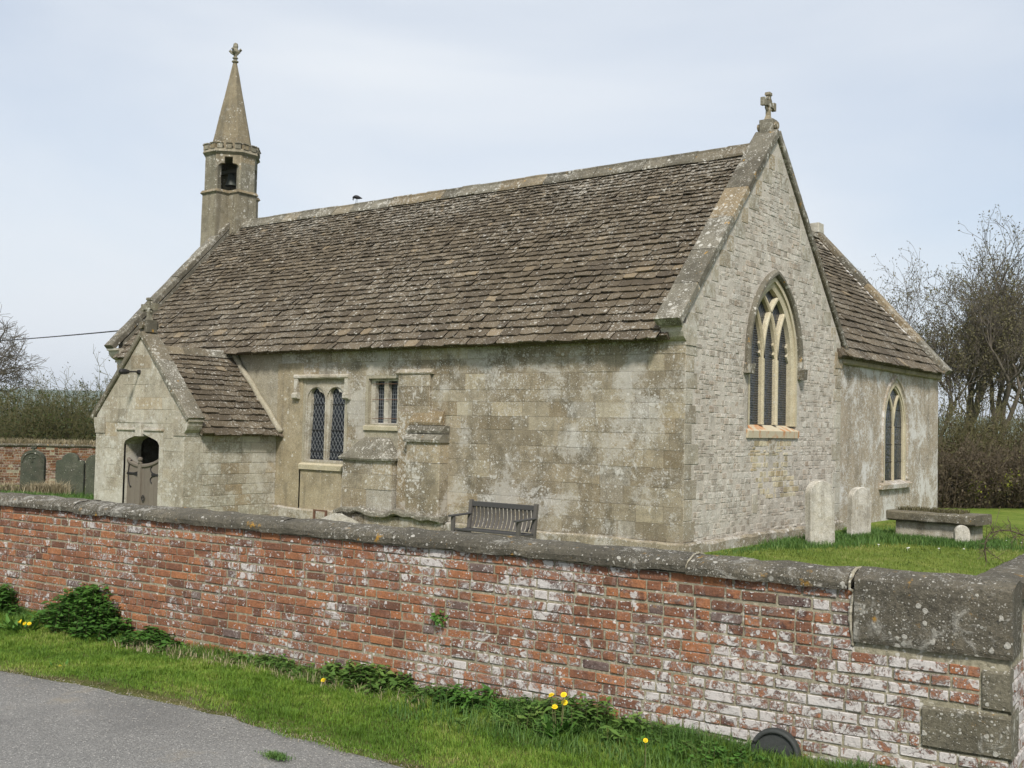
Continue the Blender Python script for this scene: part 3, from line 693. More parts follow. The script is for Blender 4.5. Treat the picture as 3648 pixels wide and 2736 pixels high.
def tracery_window(c, a, zs, h, zb, x, nl, depth, wallx=0., ds=1., mg=.16, cusps=True):
    """pointed window with nl lights and intersecting bars in the plane x"""
    w = bpy.data.objects.new('window', None); COL.objects.link(w); w.parent = church
    fr = frame((wallx, 0, 0), (0, 1, 0), (1, 0, 0)); ai = a-mg; hi = h-mg*1.25; fr = (fr[0], fr[1], fr[2]*ds)
    # splayed jambs and arch: loft from the wall face to the glazing plane
    outer = arch_pts(c, a+.02, zs, h+.02, 16); mid = arch_pts(c, a-.06, zs, h-.07, 16); inner = arch_pts(c, ai, zs, hi, 16)
    def full(p, aa): return [(c+aa, zb-.02)]+p+[(c-aa, zb-.02)]
    R3 = [(full(outer, a+.02), .004), (full(mid, a-.06), .004), (full(mid, a-.06), -.03), (full(inner, ai), -.06), (full(inner, ai), -.20), (full(outer, a+.02), -.20)]
    rings = [[fpt(fr, p[0], p[1], d) for p in l] for l, d in R3]
    n = len(rings[0]); f = []
    for k in range(len(rings)-1):
        f += [(k*n+i, k*n+i+1, (k+1)*n+i+1, (k+1)*n+i) for i in range(n-1)]
    mesh_obj('arch_frame', np.concatenate([np.array(r) for r in rings]), f, M_dress, w, np.full(n*len(rings), .5))
    # mullions and intersecting bars
    Rr = (hi*hi+ai*ai)/(2*ai); step = 2*ai/nl; mb = MB()
    for k in range(1, nl):
        m = c-ai+step*k
        ribbon(mb, fr, [(m, zb), (m, (zb+zs)/2), (m, zs)], .10, -.17, -.055)
        for s in (-1, 1):
            path = []
            for t in np.linspace(0, 1.5, 60):
                y = m+s*Rr-s*Rr*math.cos(t); z_ = zs+Rr*math.sin(t)
                if abs(y-c) > arch_hw(z_, ai, zs, hi)+.03 and z_ > zs+.1: break
                path.append((y, z_))
            ribbon(mb, fr, path, .088, -.17, -.058)
    # cusps in the light heads
    for k in range(nl if cusps else 0):
        m = c-ai+step*(k+.5)
        for s in (-1, 1):
            for dz, ln in ((.08, .055), (.26, .03)):
                y0 = m+s*(step/2-.04)-s*max(0, (dz-.05))*.22; q = [(y0+s*.03, zs+dz+.10), (y0-s*ln, zs+dz+.02), (y0+s*.03, zs+dz-.09)]
                mb.prism(q, lambda p: fpt(fr, p[0], p[1], -.15), lambda p: fpt(fr, p[0], p[1], -.105))
    mb.obj('tracery', M_dress, w)
    g = MB(); v = [fpt(fr, p[0], p[1], -.15) for p in [(c-ai, zb), (c+ai, zb)]+inner]
    tri = tessellate_polygon([[Vector((p[0], p[1], 0)) for p in [(c-ai, zb), (c+ai, zb)]+inner]]); g.add(v, [tuple(t) for t in tri]); g.obj('pane', M_glass, w)
    bb = MB()
    for z_ in np.arange(zb+.05, zs+hi*.6, depth):
        hw = arch_hw(z_, ai, zs, hi)-.02; bb.tube([fpt(fr, c-hw, z_, -.142), fpt(fr, c+hw, z_, -.142)], .004 if depth < .1 else .010, 4)
    bb.obj('guard_wire' if depth < .1 else 'saddle_bar', M_mesh if depth < .1 else M_iron, w)
    return w, frame((wallx, 0, 0), (0, 1, 0), (1, 0, 0))
wE, frE = tracery_window(EC, EA, EZS, EH, EZB+.12, 0, 3, .045)
mb = MB(); ho = [(EC+EA+.10, EZS-.18)]+arch_pts(EC, EA+.10, EZS, EH+.10, 18)+[(EC-EA-.10, EZS-.18)]
ribbon(mb, frE, ho, .12, -.03, .085)
for s in (-1, 1): mb.box(-.02, .13, EC+s*(EA+.12)-.09, EC+s*(EA+.12)+.09, EZS-.33, EZS-.15, .01)
mb.obj('hood_mould', M_cop, wE)
mb = MB()
for y0, y1 in ((EC-EA-.06, EC-.3), (EC-.295, EC+.42), (EC+.425, EC+EA+.06)):
    mb.prism([(-.24, 1.93), (.035, 1.93), (.045, 2.06), (-.24, 2.22)], lambda p, y=y0: (p[0], y, p[1]), lambda p, y=y1: (p[0], y, p[1]))
def sill_mat():
    M = Mat('rust_stained_sill'); n = M.noise(5, 5, .65, vec=M.scaled((1, 1, .5))); n3 = M.noise(40, 4, .7)
    c = M.mix(n3, (.40, .345, .235), (.52, .47, .36)); c = M.mix(M.ramp(n, .47, .62, 0, .85), c, (.42, .17, .055)); M.bump(n3, .5, .005); return M.done(c)
mb.obj('sill', sill_mat(), wE)

# ---- nave roof
PITCHV = np.array([0, 3.7, 3.9]); SL = np.linalg.norm(PITCHV); PITCHV /= SL
def deck(name, eave0, eave1, ridge0, ridge1, th, parent):
    v = [np.array(p, float) for p in (eave0, eave1, ridge1, ridge0)]; n = np.cross(v[1]-v[0], v[3]-v[0]); n /= np.linalg.norm(n)
    vv = [p for p in v]+[p-n*th for p in v]
    return mesh_obj(name, vv, [(0, 1, 2, 3), (7, 6, 5, 4), (0, 4, 5, 1), (1, 5, 6, 2), (2, 6, 7, 3), (3, 7, 4, 0)], M_roof, parent, np.full(8, .3))
roof = deck('roof', (-16.0, -.20, 3.59), (-.25, -.20, 3.59), (-16.0, 3.5, 7.49), (-.25, 3.5, 7.49), .12, church)
deck('roof', (-.25, 7.20, 3.59), (-16.0, 7.20, 3.59), (-.25, 3.5, 7.49), (-16.0, 3.5, 7.49), .12, church)

def slates(o, u, s, L, S, e0, e1, w0, w1, lift=.0, clip=None):
    """courses of stone slates, large at the eave and small at the ridge"""
    o, u, s = (np.array(q, float) for q in (o, u, s)); n = np.cross(u, s); out = []; y = -.03; k = 0
    while y < S-.03:
        t = max(0, min(1, y/S)); e = e0+(e1-e0)*t**.75; e *= rng.uniform(.93, 1.07)
        x = -rng.uniform(0, .3); wav = rng.uniform(0, 6)
        while x < L:
            w = (w0+(w1-w0)*t**.8)*rng.choice([.55, .75, .95, 1.15, 1.4])*rng.uniform(.9, 1.1)
            a, b = max(x, 0)+.003, min(x+w, L)-.003; x += w
            if b-a < .06: continue
            if clip and not clip(o+u*(a+b)/2+s*y): continue
            j = rng.normal(0, .009); th = rng.uniform(.016, .028)*(1.2-.35*t); c = min(.06, (b-a)*.26)*rng.uniform(.3, 1.25, 2); dr = rng.uniform(.03, .16, 2)*e
            ys = y+j+.008*math.sin(x*1.7+wav)
            top = min(ys+e*1.45, S+.02)
            pl = [(a, ys+dr[0]+.01), (a+c[0], ys+rng.normal(0, .004)), ((a+b)/2, ys+rng.normal(0, .007)), (b-c[1], ys+rng.normal(0, .004)), (b, ys+dr[1]+.01), (b, top), (a, top)]
            tw = rng.normal(0, .006); hl = lift+th*1.9+abs(rng.normal(0, .005))
            def P(q, dn):
                f = (q[1]-ys)/max(top-ys, .01); return o+u*q[0]+s*q[1]+n*(hl*(1-f)+.002*f+tw*(1 if q[0] > (a+b)/2 else -1)*(1-f)+dn)
            v = np.array([P(q, 0) for q in pl]+[P(q, -th) for q in pl]); m = len(pl)
            out.append((v, [tuple(range(m))]+[(i, m+i, m+(i+1) % m, (i+1) % m) for i in range(m-2)]+[(m-1, 0, m, 2*m-1), (4, 5, m+5, m+4)], rng.random()))
        y += e; k += 1
    return out
T_nave = slates((-15.98, -.26, 3.535), (1, 0, 0), PITCHV, 15.62, SL+.02, .225, .098, .31, .17)
M_tile = M_roof
# ---- porch roof and transept roof slates
PX0, PX1, PY = -13.17, -10.01, -2.39; PXM = (PX0+PX1)/2
ev = np.array([-9.84, 0, 1.74]); rd = np.array([PXM, 0, 3.52]); sp = rd-ev; SP = np.linalg.norm(sp); sp /= SP
deckp = deck('porch_roof', (-9.86, -2.05, 1.76), (-9.86, .02, 1.76), (PXM, -2.05, 3.50), (PXM, .02, 3.50), .08, church)
deck('porch_roof', (2*PXM+9.86, .02, 1.76), (2*PXM+9.86, -2.05, 1.76), (PXM, .02, 3.50), (PXM, -2.05, 3.50), .08, church)
T_porch = slates((-9.82, -2.06, 1.72), (0, 1, 0), sp, 2.05, SP, .225, .13, .44, .28)
spw = sp*np.array([-1, 1, 1])
T_porchw = slates((2*PXM+9.82, .0, 1.72), (0, -1, 0), spw, 2.05, SP, .225, .13, .44, .28)
TX, TR, TY0, TY1 = -.05, -3.45, 7.0, 14.35
te = np.array([.16, 0, 3.70]); tr = np.array([TR, 0, 7.72]); st = tr-te; ST = np.linalg.norm(st); st /= ST
deckt = deck('transept_roof', (.14, 6.75, 3.72), (.14, 14.1, 3.72), (TR, 6.75, 7.70), (TR, 14.1, 7.70), .1, church)
deck('transept_roof', (2*TR-.14, 14.1, 3.72), (2*TR-.14, 6.75, 3.72), (TR, 14.1, 7.70), (TR, 6.75, 7.70), .1, church)
T_tran = slates((.17, 7.02, 3.69), (0, 1, 0), st, 7.05, ST, .30, .12, .50, .26)
def area_of(p):
    q = np.clip(proj(p[0]), (0, 0), (3648, 2736)); w = q.max(0)-q.min(0); return w[0]*w[1]
al = sorted([area_of(p) for p in T_nave+T_porch+T_tran], reverse=True); thr = al[300]
for T, dk in ((T_nave, roof), (T_porch, deckp), (T_tran, deckt)):
    big = sum(area_of(p) > thr for p in T); emit(T, 'roof_tile', M_roof, dk, big)
emit(T_porchw, 'roof_tile', M_roof, deckp, 0)
# ridge stones
x = -.42; k = 0
while x > -15.8:
    l = rng.uniform(.5, .72); m = MB(); x1 = max(x-l, -15.82)
    dz = rng.normal(0, .006)
    prof = [(-.21, 7.36), (-.20, 7.41), (-.055, 7.565), (-.05, 7.61), (0, 7.635), (.05, 7.61), (.055, 7.565), (.20, 7.41), (.21, 7.36)]
    P3 = lambda xx: [np.array((xx, 3.5+p[0], p[1]+dz)) for p in prof]
    rings = np.array([P3(x-.004), P3((x+x1)/2), P3(x1+.004)]); m.loft(nz3(rings.reshape(-1, 3), 4, .012, k).reshape(rings.shape)); m.obj('ridge_stone', M_cop, roof); x = x1; k += 1
for dk, x0, p in ((deckp, None, None),):
    m = MB(); prof = [(-.14, 3.44), (-.04, 3.58), (0, 3.61), (.04, 3.58), (.14, 3.44)]
    for i, (a, b) in enumerate(((-2.05, -1.4), (-1.395, -.7), (-.695, .0))):
        m = MB(); m.loft([[(PXM+p[0], y, p[1]) for p in prof] for y in (a, b)]); m.obj('ridge_stone', M_cop, deckp)
for i in range(12):
    a = 6.8+.61*i; m = MB(); m.loft([[(TR+p[0], y, 7.62+p[1]) for p in ((-.2, 0), (-.05, .2), (0, .235), (.05, .2), (.2, 0))] for y in (a, a+.604)]); m.obj('ridge_stone', M_cop, deckt)

# ---- gable copings, kneelers, crosses
def gable_coping(fr, a0, am, a1, z0, zm, d0, d1, th, ns, parent, mat=M_cop, jit=.012):
    for s, aa in ((0, a0), (1, a1)):
        p = np.array((aa, z0)); q = np.array((am, zm)); t = (q-p)/np.linalg.norm(q-p); nn = np.array([-t[1], t[0]]); nn = nn if nn[1] > 0 else -nn
        cuts = np.linspace(0, 1, ns+1)
        for i in range(ns):
            A = p+(q-p)*cuts[i]+t*.004; B = p+(q-p)*cuts[i+1]-t*(.004 if i < ns-1 else -.03)
            m = MB(); P = [fpt(fr, *c, 0) for c in lin(A, B, 6)]
            sweep(m, P, fpt(fr, *nn, 0)-fr[0], (-.02, th), fr[2], (d0, d1), .02, jit, i*3.3+s*11); m.obj('coping_stone', mat, parent)
def kneeler(fr, side, a, z, dep, d0, d1, parent, mat):
    m = MB(); s = side
    prof = [(a-s*.35, z+.02), (a+s*dep, z+.02), (a+s*dep, z-.03), (a+s*dep*.80, z-.04), (a+s*dep*.76, z-.11), (a+s*dep*.55, z-.19), (a+s*dep*.25, z-.24), (a+s*.012, z-.26), (a+s*.012, z-.32), (a-s*.35, z-.32)]
    m.prism(prof, lambda p: fpt(fr, p[0], p[1], d0), lambda p: fpt(fr, p[0], p[1], d1)); m.obj('kneeler', mat, parent)
gable_coping(FE, -.25, 3.5, 7.25, 3.76, 7.70, -.42, .06, .13, 6, ewall)
kneeler(FE, -1, 0, 3.76, .19, -.40, .02, ewall, M_por); kneeler(FE, 1, 7, 3.76, .24, -.40, .02, ewall, M_por)
FW = frame((-16.2, 0, 0), (0, -1, 0), (-1, 0, 0))
wwall = holed('gable_wall', FW, [(-6.98, -.4), (-.02, -.4), (-.02, 3.98), (-3.5, 7.66), (-6.98, 3.98)], [], -.24, .0, M_cop, church)
gable_coping(FW, .25, -3.5, -7.25, 3.76, 7.70, -.24, .10, .13, 6, wwall)
kneeler(FW, 1, 0, 3.76, .26, -.40, .08, wwall, M_por)
nw = holed('wall', frame((0, 7, 0), (-1, 0, 0), (0, 1, 0)), [(.05, -.4), (16.15, -.4), (16.15, 3.62), (.05, 3.62)], [], -.5, 0, M_mor, church)

def wheel_cross(cx, cy, z, h, yaxis=True, mat=M_spire):
    """cross on a ridge saddle; arms along y when yaxis"""
    o = bpy.data.objects.new('cross', None); COL.objects.link(o); o.parent = church
    ax = np.array([0, 1., 0]) if yaxis else np.array([1., 0, 0]); bx = np.array([1., 0, 0]) if yaxis else np.array([0, 1., 0]); c = np.array([cx, cy, z])
    m = MB(); m.tube([c-bx*.20, c+bx*.20], .075, 8); sweep(m, lin(c-bx*.0+(0, 0, -.14), c+np.array((0, 0, .12)), 3), ax, (-.12, .12), bx, (-.14, .14), .02, .008); m.obj('saddle_stone', M_cop, o)
    m = MB(); r = h*.20; zc = c+np.array([0, 0, h*.66])
    rings = [[c+ax*x+bx*y+np.array((0, 0, zz)) for x, y in ((-w, -w*.8), (w, -w*.8), (w, w*.8), (-w, w*.8))] for zz, w in ((.08, .085), (h*.20, .07), (h*.32, .045), (h*.42, .045), (h*.9, .045), (h*.92, .065), (h*1.0, .060))]
    m.loft(rings)
    m.obj('shaft', mat, o)
    for s in (-1, 1):
        m = MB(); m.loft([[zc+ax*s*x+bx*y*1+np.array((0, 0, zz*k)) for y, zz in ((-.04, -.045), (.04, -.045), (.04, .045), (-.04, .045))] for x, k in ((0, 1), (h*.25, 1), (h*.28, 1.6), (h*.42, 1.7))]); m.obj('arm', mat, o)
    m = MB(); m.tube([zc+ax*r*math.cos(t)+np.array((0, 0, r*math.sin(t))) for t in np.linspace(0, 2*math.pi, 21)], .028, 5); m.obj('wheel', mat, o)
wheel_cross(-.18, 3.5, 7.90, .66)

# ---- bellcote on the west gable
bell = bpy.data.objects.new('bellcote', None); COL.objects.link(bell); bell.parent = church
BX, BY = -16.38, 3.5
def plus(w, e):
    w, e = w*.95, e*.95
    return [(-w, -e), (w, -e), (w, -w), (e, -w), (e, w), (w, w), (w, e), (-w, e), (-w, w), (-e, w), (-e, -w), (-w, -w)]
def octo(w, e):
    w, e = w*.95, e*.95
    return [(-w, -e), (w, -e), (e, -w), (e, w), (w, e), (-w, e), (-e, w), (-e, -w)]
def stackp(name, plan0, plan1, z0, z1, n=6, jit=.006, mat=M_spire, parent=bell, cap=True):
    m = MB(); r0, r1 = np.array(plan0, float), np.array(plan1, float)
    rings = np.array([[(BX+p[0], BY+p[1], z0+(z1-z0)*t) for p in r0+(r1-r0)*t] for t in np.linspace(0, 1, n)])
    if jit: rings = nz3(rings.reshape(-1, 3), 2.5, jit, z0).reshape(rings.shape)
    m.loft(rings, cap=False)
    for r, fl in ((rings[0], True), (rings[-1], False)):
        tri = tessellate_polygon([[Vector((p[0], p[1], 0)) for p in r]]); m.add(r, [tuple(t) for t in tri])
    return m.obj(name, mat, parent)
stackp('shaft', plus(.35, .79), plus(.33, .765), 5.0, 8.30, 12)
stackp('string_course', plus(.33, .765), plus(.37, .82), 8.30, 8.35, 2); stackp('string_course', plus(.37, .82), plus(.34, .77), 8.352, 8.43, 2)
for q in range(4):
    ca, sa = math.cos(q*math.pi/2), math.sin(q*math.pi/2); rot = lambda x, y: (.95*(x*ca-y*sa), .95*(x*sa+y*ca))
    pier = [(-.25, -.76), (.25, -.76), (.295, -.715), (.25, -.56), (-.25, -.56), (-.295, -.715)]
    stackp('pier', [rot(*p) for p in pier], [rot(*p) for p in pier], 8.43, 9.20, 4, .004)
    # shouldered head over each diagonal opening
    A = np.array(rot(.25, -.76)); B = np.array(rot(.76, -.25)); L = np.linalg.norm(B-A); u = (B-A)/L; n = np.array([u[1], -u[0]])
    fr = frame((BX+A[0], BY+A[1], 0), (u[0], u[1], 0), (n[0], n[1], 0)); c = L/2
    hw = .30; sh = [(0, 9.42), (0, 8.98), (c-hw, 8.98)]+[(c-hw+.16*(1-math.cos(t)), 9.0+.16*math.sin(t)) for t in np.linspace(0, math.pi/2, 6)]+[(c-.11, 9.16), (c-.11, 9.34), (c+.11, 9.34), (c+.11, 9.16)]+[(c+hw-.16*(1-math.cos(t)), 9.0+.16*math.sin(t)) for t in np.linspace(math.pi/2, 0, 6)]+[(c+hw, 8.98), (L, 8.98), (L, 9.42)]
    if q == 2: m = MB(); m.prism([(.02, 8.43), (L-.02, 8.43), (L-.02, 9.36), (.02, 9.36)], lambda p: fpt(fr, p[0], p[1], -.20), lambda p: fpt(fr, p[0], p[1], -.06)); m.obj('infill', M_spire, bell)
    m = MB(); m.prism(sh[::-1], lambda p: fpt(fr, p[0], p[1], -.16), lambda p: fpt(fr, p[0], p[1], .0)); m.obj('opening_head', M_spire, bell)
    m = MB(); pq = [rot(-.25, -.755), rot(.25, -.755), rot(.25, -.5), rot(-.25, -.5)]
    m.loft([[(BX+p[0], BY+p[1], z) for p in pq] for z in (9.2, 9.42)]); m.obj('pier_head', M_spire, bell)
stackp('cornice', octo(.25, .76), octo(.28, .84), 9.40, 9.47, 2); stackp('cornice', octo(.28, .84), octo(.27, .80), 9.472, 9.56, 2)
oc = np.array(octo(.28, .83)); 
for i in range(8):
    a, b = oc[i], oc[(i+1) % 8]; L = np.linalg.norm(b-a); u = (b-a)/L; n = np.array([u[1], -u[0]]); fr = frame((BX+a[0], BY+a[1], 0), (u[0], u[1], 0), (n[0], n[1], 0))
    k = 3 if L > .6 else 2
    for j in range(k):
        w = L/k; m = MB(); x0 = w*j+w*.2; m.prism([(x0, 9.56), (x0+w*.6, 9.56), (x0+w*.6, 9.70), (x0, 9.70)], lambda p: fpt(fr, p[0], p[1], -.14), lambda p: fpt(fr, p[0], p[1], .0))
        m.prism([(x0-.01, 9.702), (x0+w*.6+.01, 9.702), (x0+w*.6+.01, 9.725), (x0-.01, 9.725)], lambda p: fpt(fr, p[0], p[1], -.15), lambda p: fpt(fr, p[0], p[1], .025)); m.obj('merlon', M_spire, bell)
stackp('spire', octo(.245, .60), octo(.02, .05), 9.56, 12.22, 14, .006)
m = MB(); m.lathe((BX, BY, 12.2), [(.055, 0), (.095, .01), (.095, .04), (.05, .06), (.05, .10), (.08, .115), (.08, .14), (.045, .16), (.055, .24), (.10, .30), (.09, .36), (.06, .40), (.075, .46), (.06, .54), (.02, .57)], 8)
for q in range(4):
    t = q*math.pi/2+.4; d = np.array((math.cos(t), math.sin(t), 0)); c = np.array((BX, BY, 12.52))
    m.tube([c+d*.05-(0, 0, .08), c+d*.12-(0, 0, .02), c+d*.17+(0, 0, .03), c+d*.15+(0, 0, .07)], [.03, .045, .045, .015], 5)
m.obj('finial', M_spire, bell)
m = MB(); m.lathe((BX, BY, 8.66), [(.02, .36), (.07, .345), (.095, .30), (.105, .19), (.125, .09), (.165, .015), (.17, 0), (.155, -.005), (.12, .07)], 18); m.obj('bell', M_bell, bell, True)
m = MB(); m.box(BX-.55, BX+.55, BY-.05, BY+.05, 9.02, 9.12); m.tube([(BX, BY, 8.66), (BX, BY, 8.57)], [.02, .035], 6); m.obj('bell_stock', M_wood, bell)

# ---- porch
porch_fr = frame((0, PY, 0), (1, 0, 0), (0, -1, 0))
DO = [(-12.10, -.3), (-10.84, -.3), (-10.84, 1.48), (-10.90, 1.56), (-11.02, 1.605), (-11.47, 1.725), (-11.92, 1.605), (-12.04, 1.56), (-12.10, 1.48)]
pz = lambda x: 1.98+1.58/1.58*0
pw = holed('porch_wall', porch_fr, [(PX0, -.4), (PX1, -.4), (PX1, 2.09), (PXM, 3.77), (PX0, 2.09)], [DO], -.42, -.008, M_por, church)
def pspan(z):
    if z < 2.09: return (PX0, PX1)
    k = (z-2.09)/1.68*(PX1-PX0)/2; return (PX0+k+.02, PX1-k-.02)
ph = lambda z0, z1: [(-12.37, -10.70)] if z0 < 1.78 else []
emit(courses(porch_fr, -.1, 3.66, (.24, .36), (.3, .7), pspan, ph, .004, .0, .005, .001, dj=.002), 'ashlar_block', M_por, pw, 60)
# moulded doorway: outer order, label and key block
mb = MB(); out = [(-12.33, -.3), (-12.33, 1.76), (-10.72, 1.76), (-10.72, -.3)]
sh = [(-12.36, -.3), (-12.36, 1.78), (-10.70, 1.78), (-10.70, -.3)]+DO[1:][:0]
o2 = holed('door_surround', porch_fr, [(-12.36, -.3), (-12.10, -.3)]+DO[:0]+[(-12.10, 1.48), (-12.04, 1.56), (-11.92, 1.605), (-11.47, 1.725), (-11.02, 1.605), (-10.90, 1.56), (-10.84, 1.48), (-10.84, -.3), (-10.70, -.3), (-10.70, 1.77), (-12.36, 1.77)], [], -.05, .004, M_por, pw)
mb = MB()
for x0, x1 in ((-12.36, -11.66), (-11.38, -10.70)):
    sweep(mb, lin((x0, PY, 0), (x1, PY, 0), 6), (0, 0, 1), (1.772, 1.82), (0, -1, 0), (-.03, .035), .01, .003)
sweep(mb, lin((-11.54, PY, 1.66), (-11.56, PY, 1.93), 3), (1, 0, 0), (-.10, .10), (0, -1, 0), (-.1, .055), .015, .004)
mb.obj('key_block', M_por, pw)
for xx, s in ((PX1, 1), (PX0, -1)):
    fr = frame((xx, 0, 0), (0, s, 0), (s, 0, 0)); a0, a1 = (PY, 0) if s > 0 else (0, -PY)
    side = holed('porch_wall', fr, [(a0, -.4), (a1, -.4), (a1, 1.80), (a0, 1.80)], [], -.35, -.010, M_por, church)
    if s > 0: emit(courses(fr, -.2, 1.78, (.17, .24), (.22, .5), lambda z: (PY+.002, -.0), lambda a, b: [], .007, 0, .007, .002, dj=.003), 'ashlar_block', M_por, side, 60)
gable_coping(porch_fr, PX0-.12, PXM, PX1+.12, 2.00, 3.78, -.36, .05, .10, 3, pw, M_cop, .01)
kneeler(porch_fr, 1, PX1, 2.02, .16, -.34, .02, pw, M_por); kneeler(porch_fr, -1, PX0, 2.02, .08, -.34, .02, pw, M_por)
wheel_cross(PXM, PY+.16, 4.0, .60, False)
mb = MB()           # cement fillet where the porch roof meets the wall
P = [rd*1.0+(ev-rd)*t+np.array((.03, -.05, .06+.015*math.sin(t*19))) for t in np.linspace(0, 1.0, 24)]
mb.tube(P, .07, 6); mb.obj('mortar_fillet', M_ashm, pw, True)
# board gate with scooped top
gate = bpy.data.objects.new('gate', None); COL.objects.link(gate); gate.parent = church
gy = PY+.11; gx0, gx1 = -12.14, -10.80; gc = -11.62
def gtop(x):
    r = .66 if x < gc else .82
    t = min(1, abs(x-gc)/r); return 1.06+.40*(1-math.sqrt(max(0, 1-t*t*.93)))
xs_ = np.linspace(gx0, gx1, 9)
for i in range(8):
    m = MB(); a, b = xs_[i]+.003, xs_[i+1]-.003; pl = [(a, -.1), (b, -.1)]+[(x, gtop(x)) for x in np.linspace(b, a, 5)]
    m.prism(pl, lambda p: (p[0], gy+.035, p[1]), lambda p: (p[0], gy-rng.uniform(0, .004), p[1])); m.obj('plank', M_wood2, gate)
m = MB(); pth = [(x, gtop(x)) for x in np.linspace(gx0, gx1, 30)]
ribbon(m, frame((0, gy, 0), (1, 0, 0), (0, -1, 0)), [(x, z-.03) for x, z in pth], .09, -.04, .03); m.obj('top_rail', M_wood2, gate)
m = MB(); m.box(gc-.05, gc+.05, gy-.045, gy-.003, -.1, 1.10); m.lathe((gc, gy-.024, 1.10), [(.05, 0), (.03, .02), (.055, .05), (.055, .09), (.02, .12)], 8); m.obj('meeting_stile', M_wood2, gate)
for x0, s in ((-12.13, 1), (-10.80, -1)):
    m = MB(); gF = frame((0, gy, 0), (1, 0, 0), (0, -1, 0)); zc = .86
    ribbon(m, gF, [(x0, zc), (x0+s*.42, zc)], .05, .004, .022)
    for q in (-1, 1):
        ribbon(m, gF, [(x0+s*(.30+.16*math.sin(t)), zc+q*(.02+.09*(1-math.cos(t)))) for t in np.linspace(0, 2.4, 9)], .024, .004, .02)
        ribbon(m, gF, [(x0+s*(.08+.10*(1-math.cos(t))), zc+q*(.02+.26*math.sin(t))) for t in np.linspace(0, 1.7, 10)], .030, .004, .02)
    m.obj('strap_hinge', M_iron, gate)
m = MB(); m.tube([(gc+.15+.045*math.cos(t), gy-.03, .36+.055*math.sin(t)) for t in np.linspace(0, 6.28, 13)], .012, 5); m.obj('ring_handle', M_iron, gate)
m = MB(); m.tube([(-11.63, PY, 3.0), (-11.61, PY-.12, 3.01), (-11.60, PY-.30, 3.00)], .018, 6); m.lathe((-11.63, PY-.01, 2.955), [(.03, 0), (.05, .03), (.05, .08), (.03, .1)], 8)
m.tube([(-11.60, PY-.28, 3.0), (-11.595, PY-.36, 3.0), (-11.59, PY-.47, 2.995), (-11.59, PY-.50, 2.99)], [.04, .06, .06, .03], 8); m.obj('lamp', M_iron, pw)
mb = MB(); mb.box(PX0+.3, PX1-.3, -.03, -.015, -.3, 2.4); mb.obj('shade_backing', M_dark, pw)  # near-black sheet across the porch back, interior shade put into its colour

# ---- transept
FT = frame((TX, 0, 0), (0, 1, 0), (1, 0, 0)); TC, TA, TZS, TH, TZB = 10.80, .92, 2.25, 1.18, .86
twall = holed('transept_wall', FT, [(TY0-.3, -.4), (TY1, -.4), (TY1, 3.75), (TY0-.3, 3.75)], [arch_hole(TC, TA-.12, TZS, TH-.12, TZB)], -.5, 0, M_trn, church)
mb = MB(); sweep(mb, lin((TX, 7.02, 0), (TX, TY1+.02, 0), 14), (1, 0, 0), (-.05, .10), (0, 0, 1), (3.55, 3.74), .03, .01); mb.obj('cornice', M_ren, twall)
wT, frT = tracery_window(TC, TA-.12, TZS, TH-.12, TZB+.06, 0, 2, .42, TX, .5, .10, False)
mb = MB(); ribbon(mb, frT, [(TC+TA+.0, TZB+.1), (TC+TA+.0, TZS)]+arch_pts(TC, TA+.0, TZS, TH+.02, 18)+[(TC-TA, TZS), (TC-TA, TZB+.1)], .13, -.03, .035); mb.obj('hood_mould', M_trn, wT)
mb = MB(); mb.prism([(-.2, .76), (.10, .76), (.11, .86), (-.2, 1.0)], lambda p: (TX+p[0], TC-TA-.25, p[1]), lambda p: (TX+p[0], TC+TA+.12, p[1])); mb.obj('sill', M_trn, wT)
FN = frame((0, TY1, 0), (-1, 0, 0), (0, 1, 0))
tn = holed('gable_wall', FN, [(-TX+.51, -.4), (-2*TR+TX, -.4), (-2*TR+TX, 3.75), (-TR, 7.77), (-TX+.51, 4.55), (-TX+.51, 3.75)], [], -.5, 0, M_trn, church)
holed('gable_wall', frame((0, 7.3, 0), (1, 0, 0), (0, -1, 0)), [(2*TR-TX+.52, 3.0), (TX-.52, 3.0), (TX-.52, 3.9), (TR, 7.6), (2*TR-TX+.52, 3.9)], [], -.3, 0, M_trn, church)
gable_coping(FN, -.22, -TR, -2*TR+.22, 3.70, 7.80, -.34, .06, .13, 5, tn)
mb = MB(); sweep(mb, lin((TR, 14.18, 7.82), (TR, 14.18, 8.08), 4), (1, 0, 0), (-.17, .17), (0, 1, 0), (-.2, .2), .03, .02); mb.obj('apex_stone', M_por, tn)
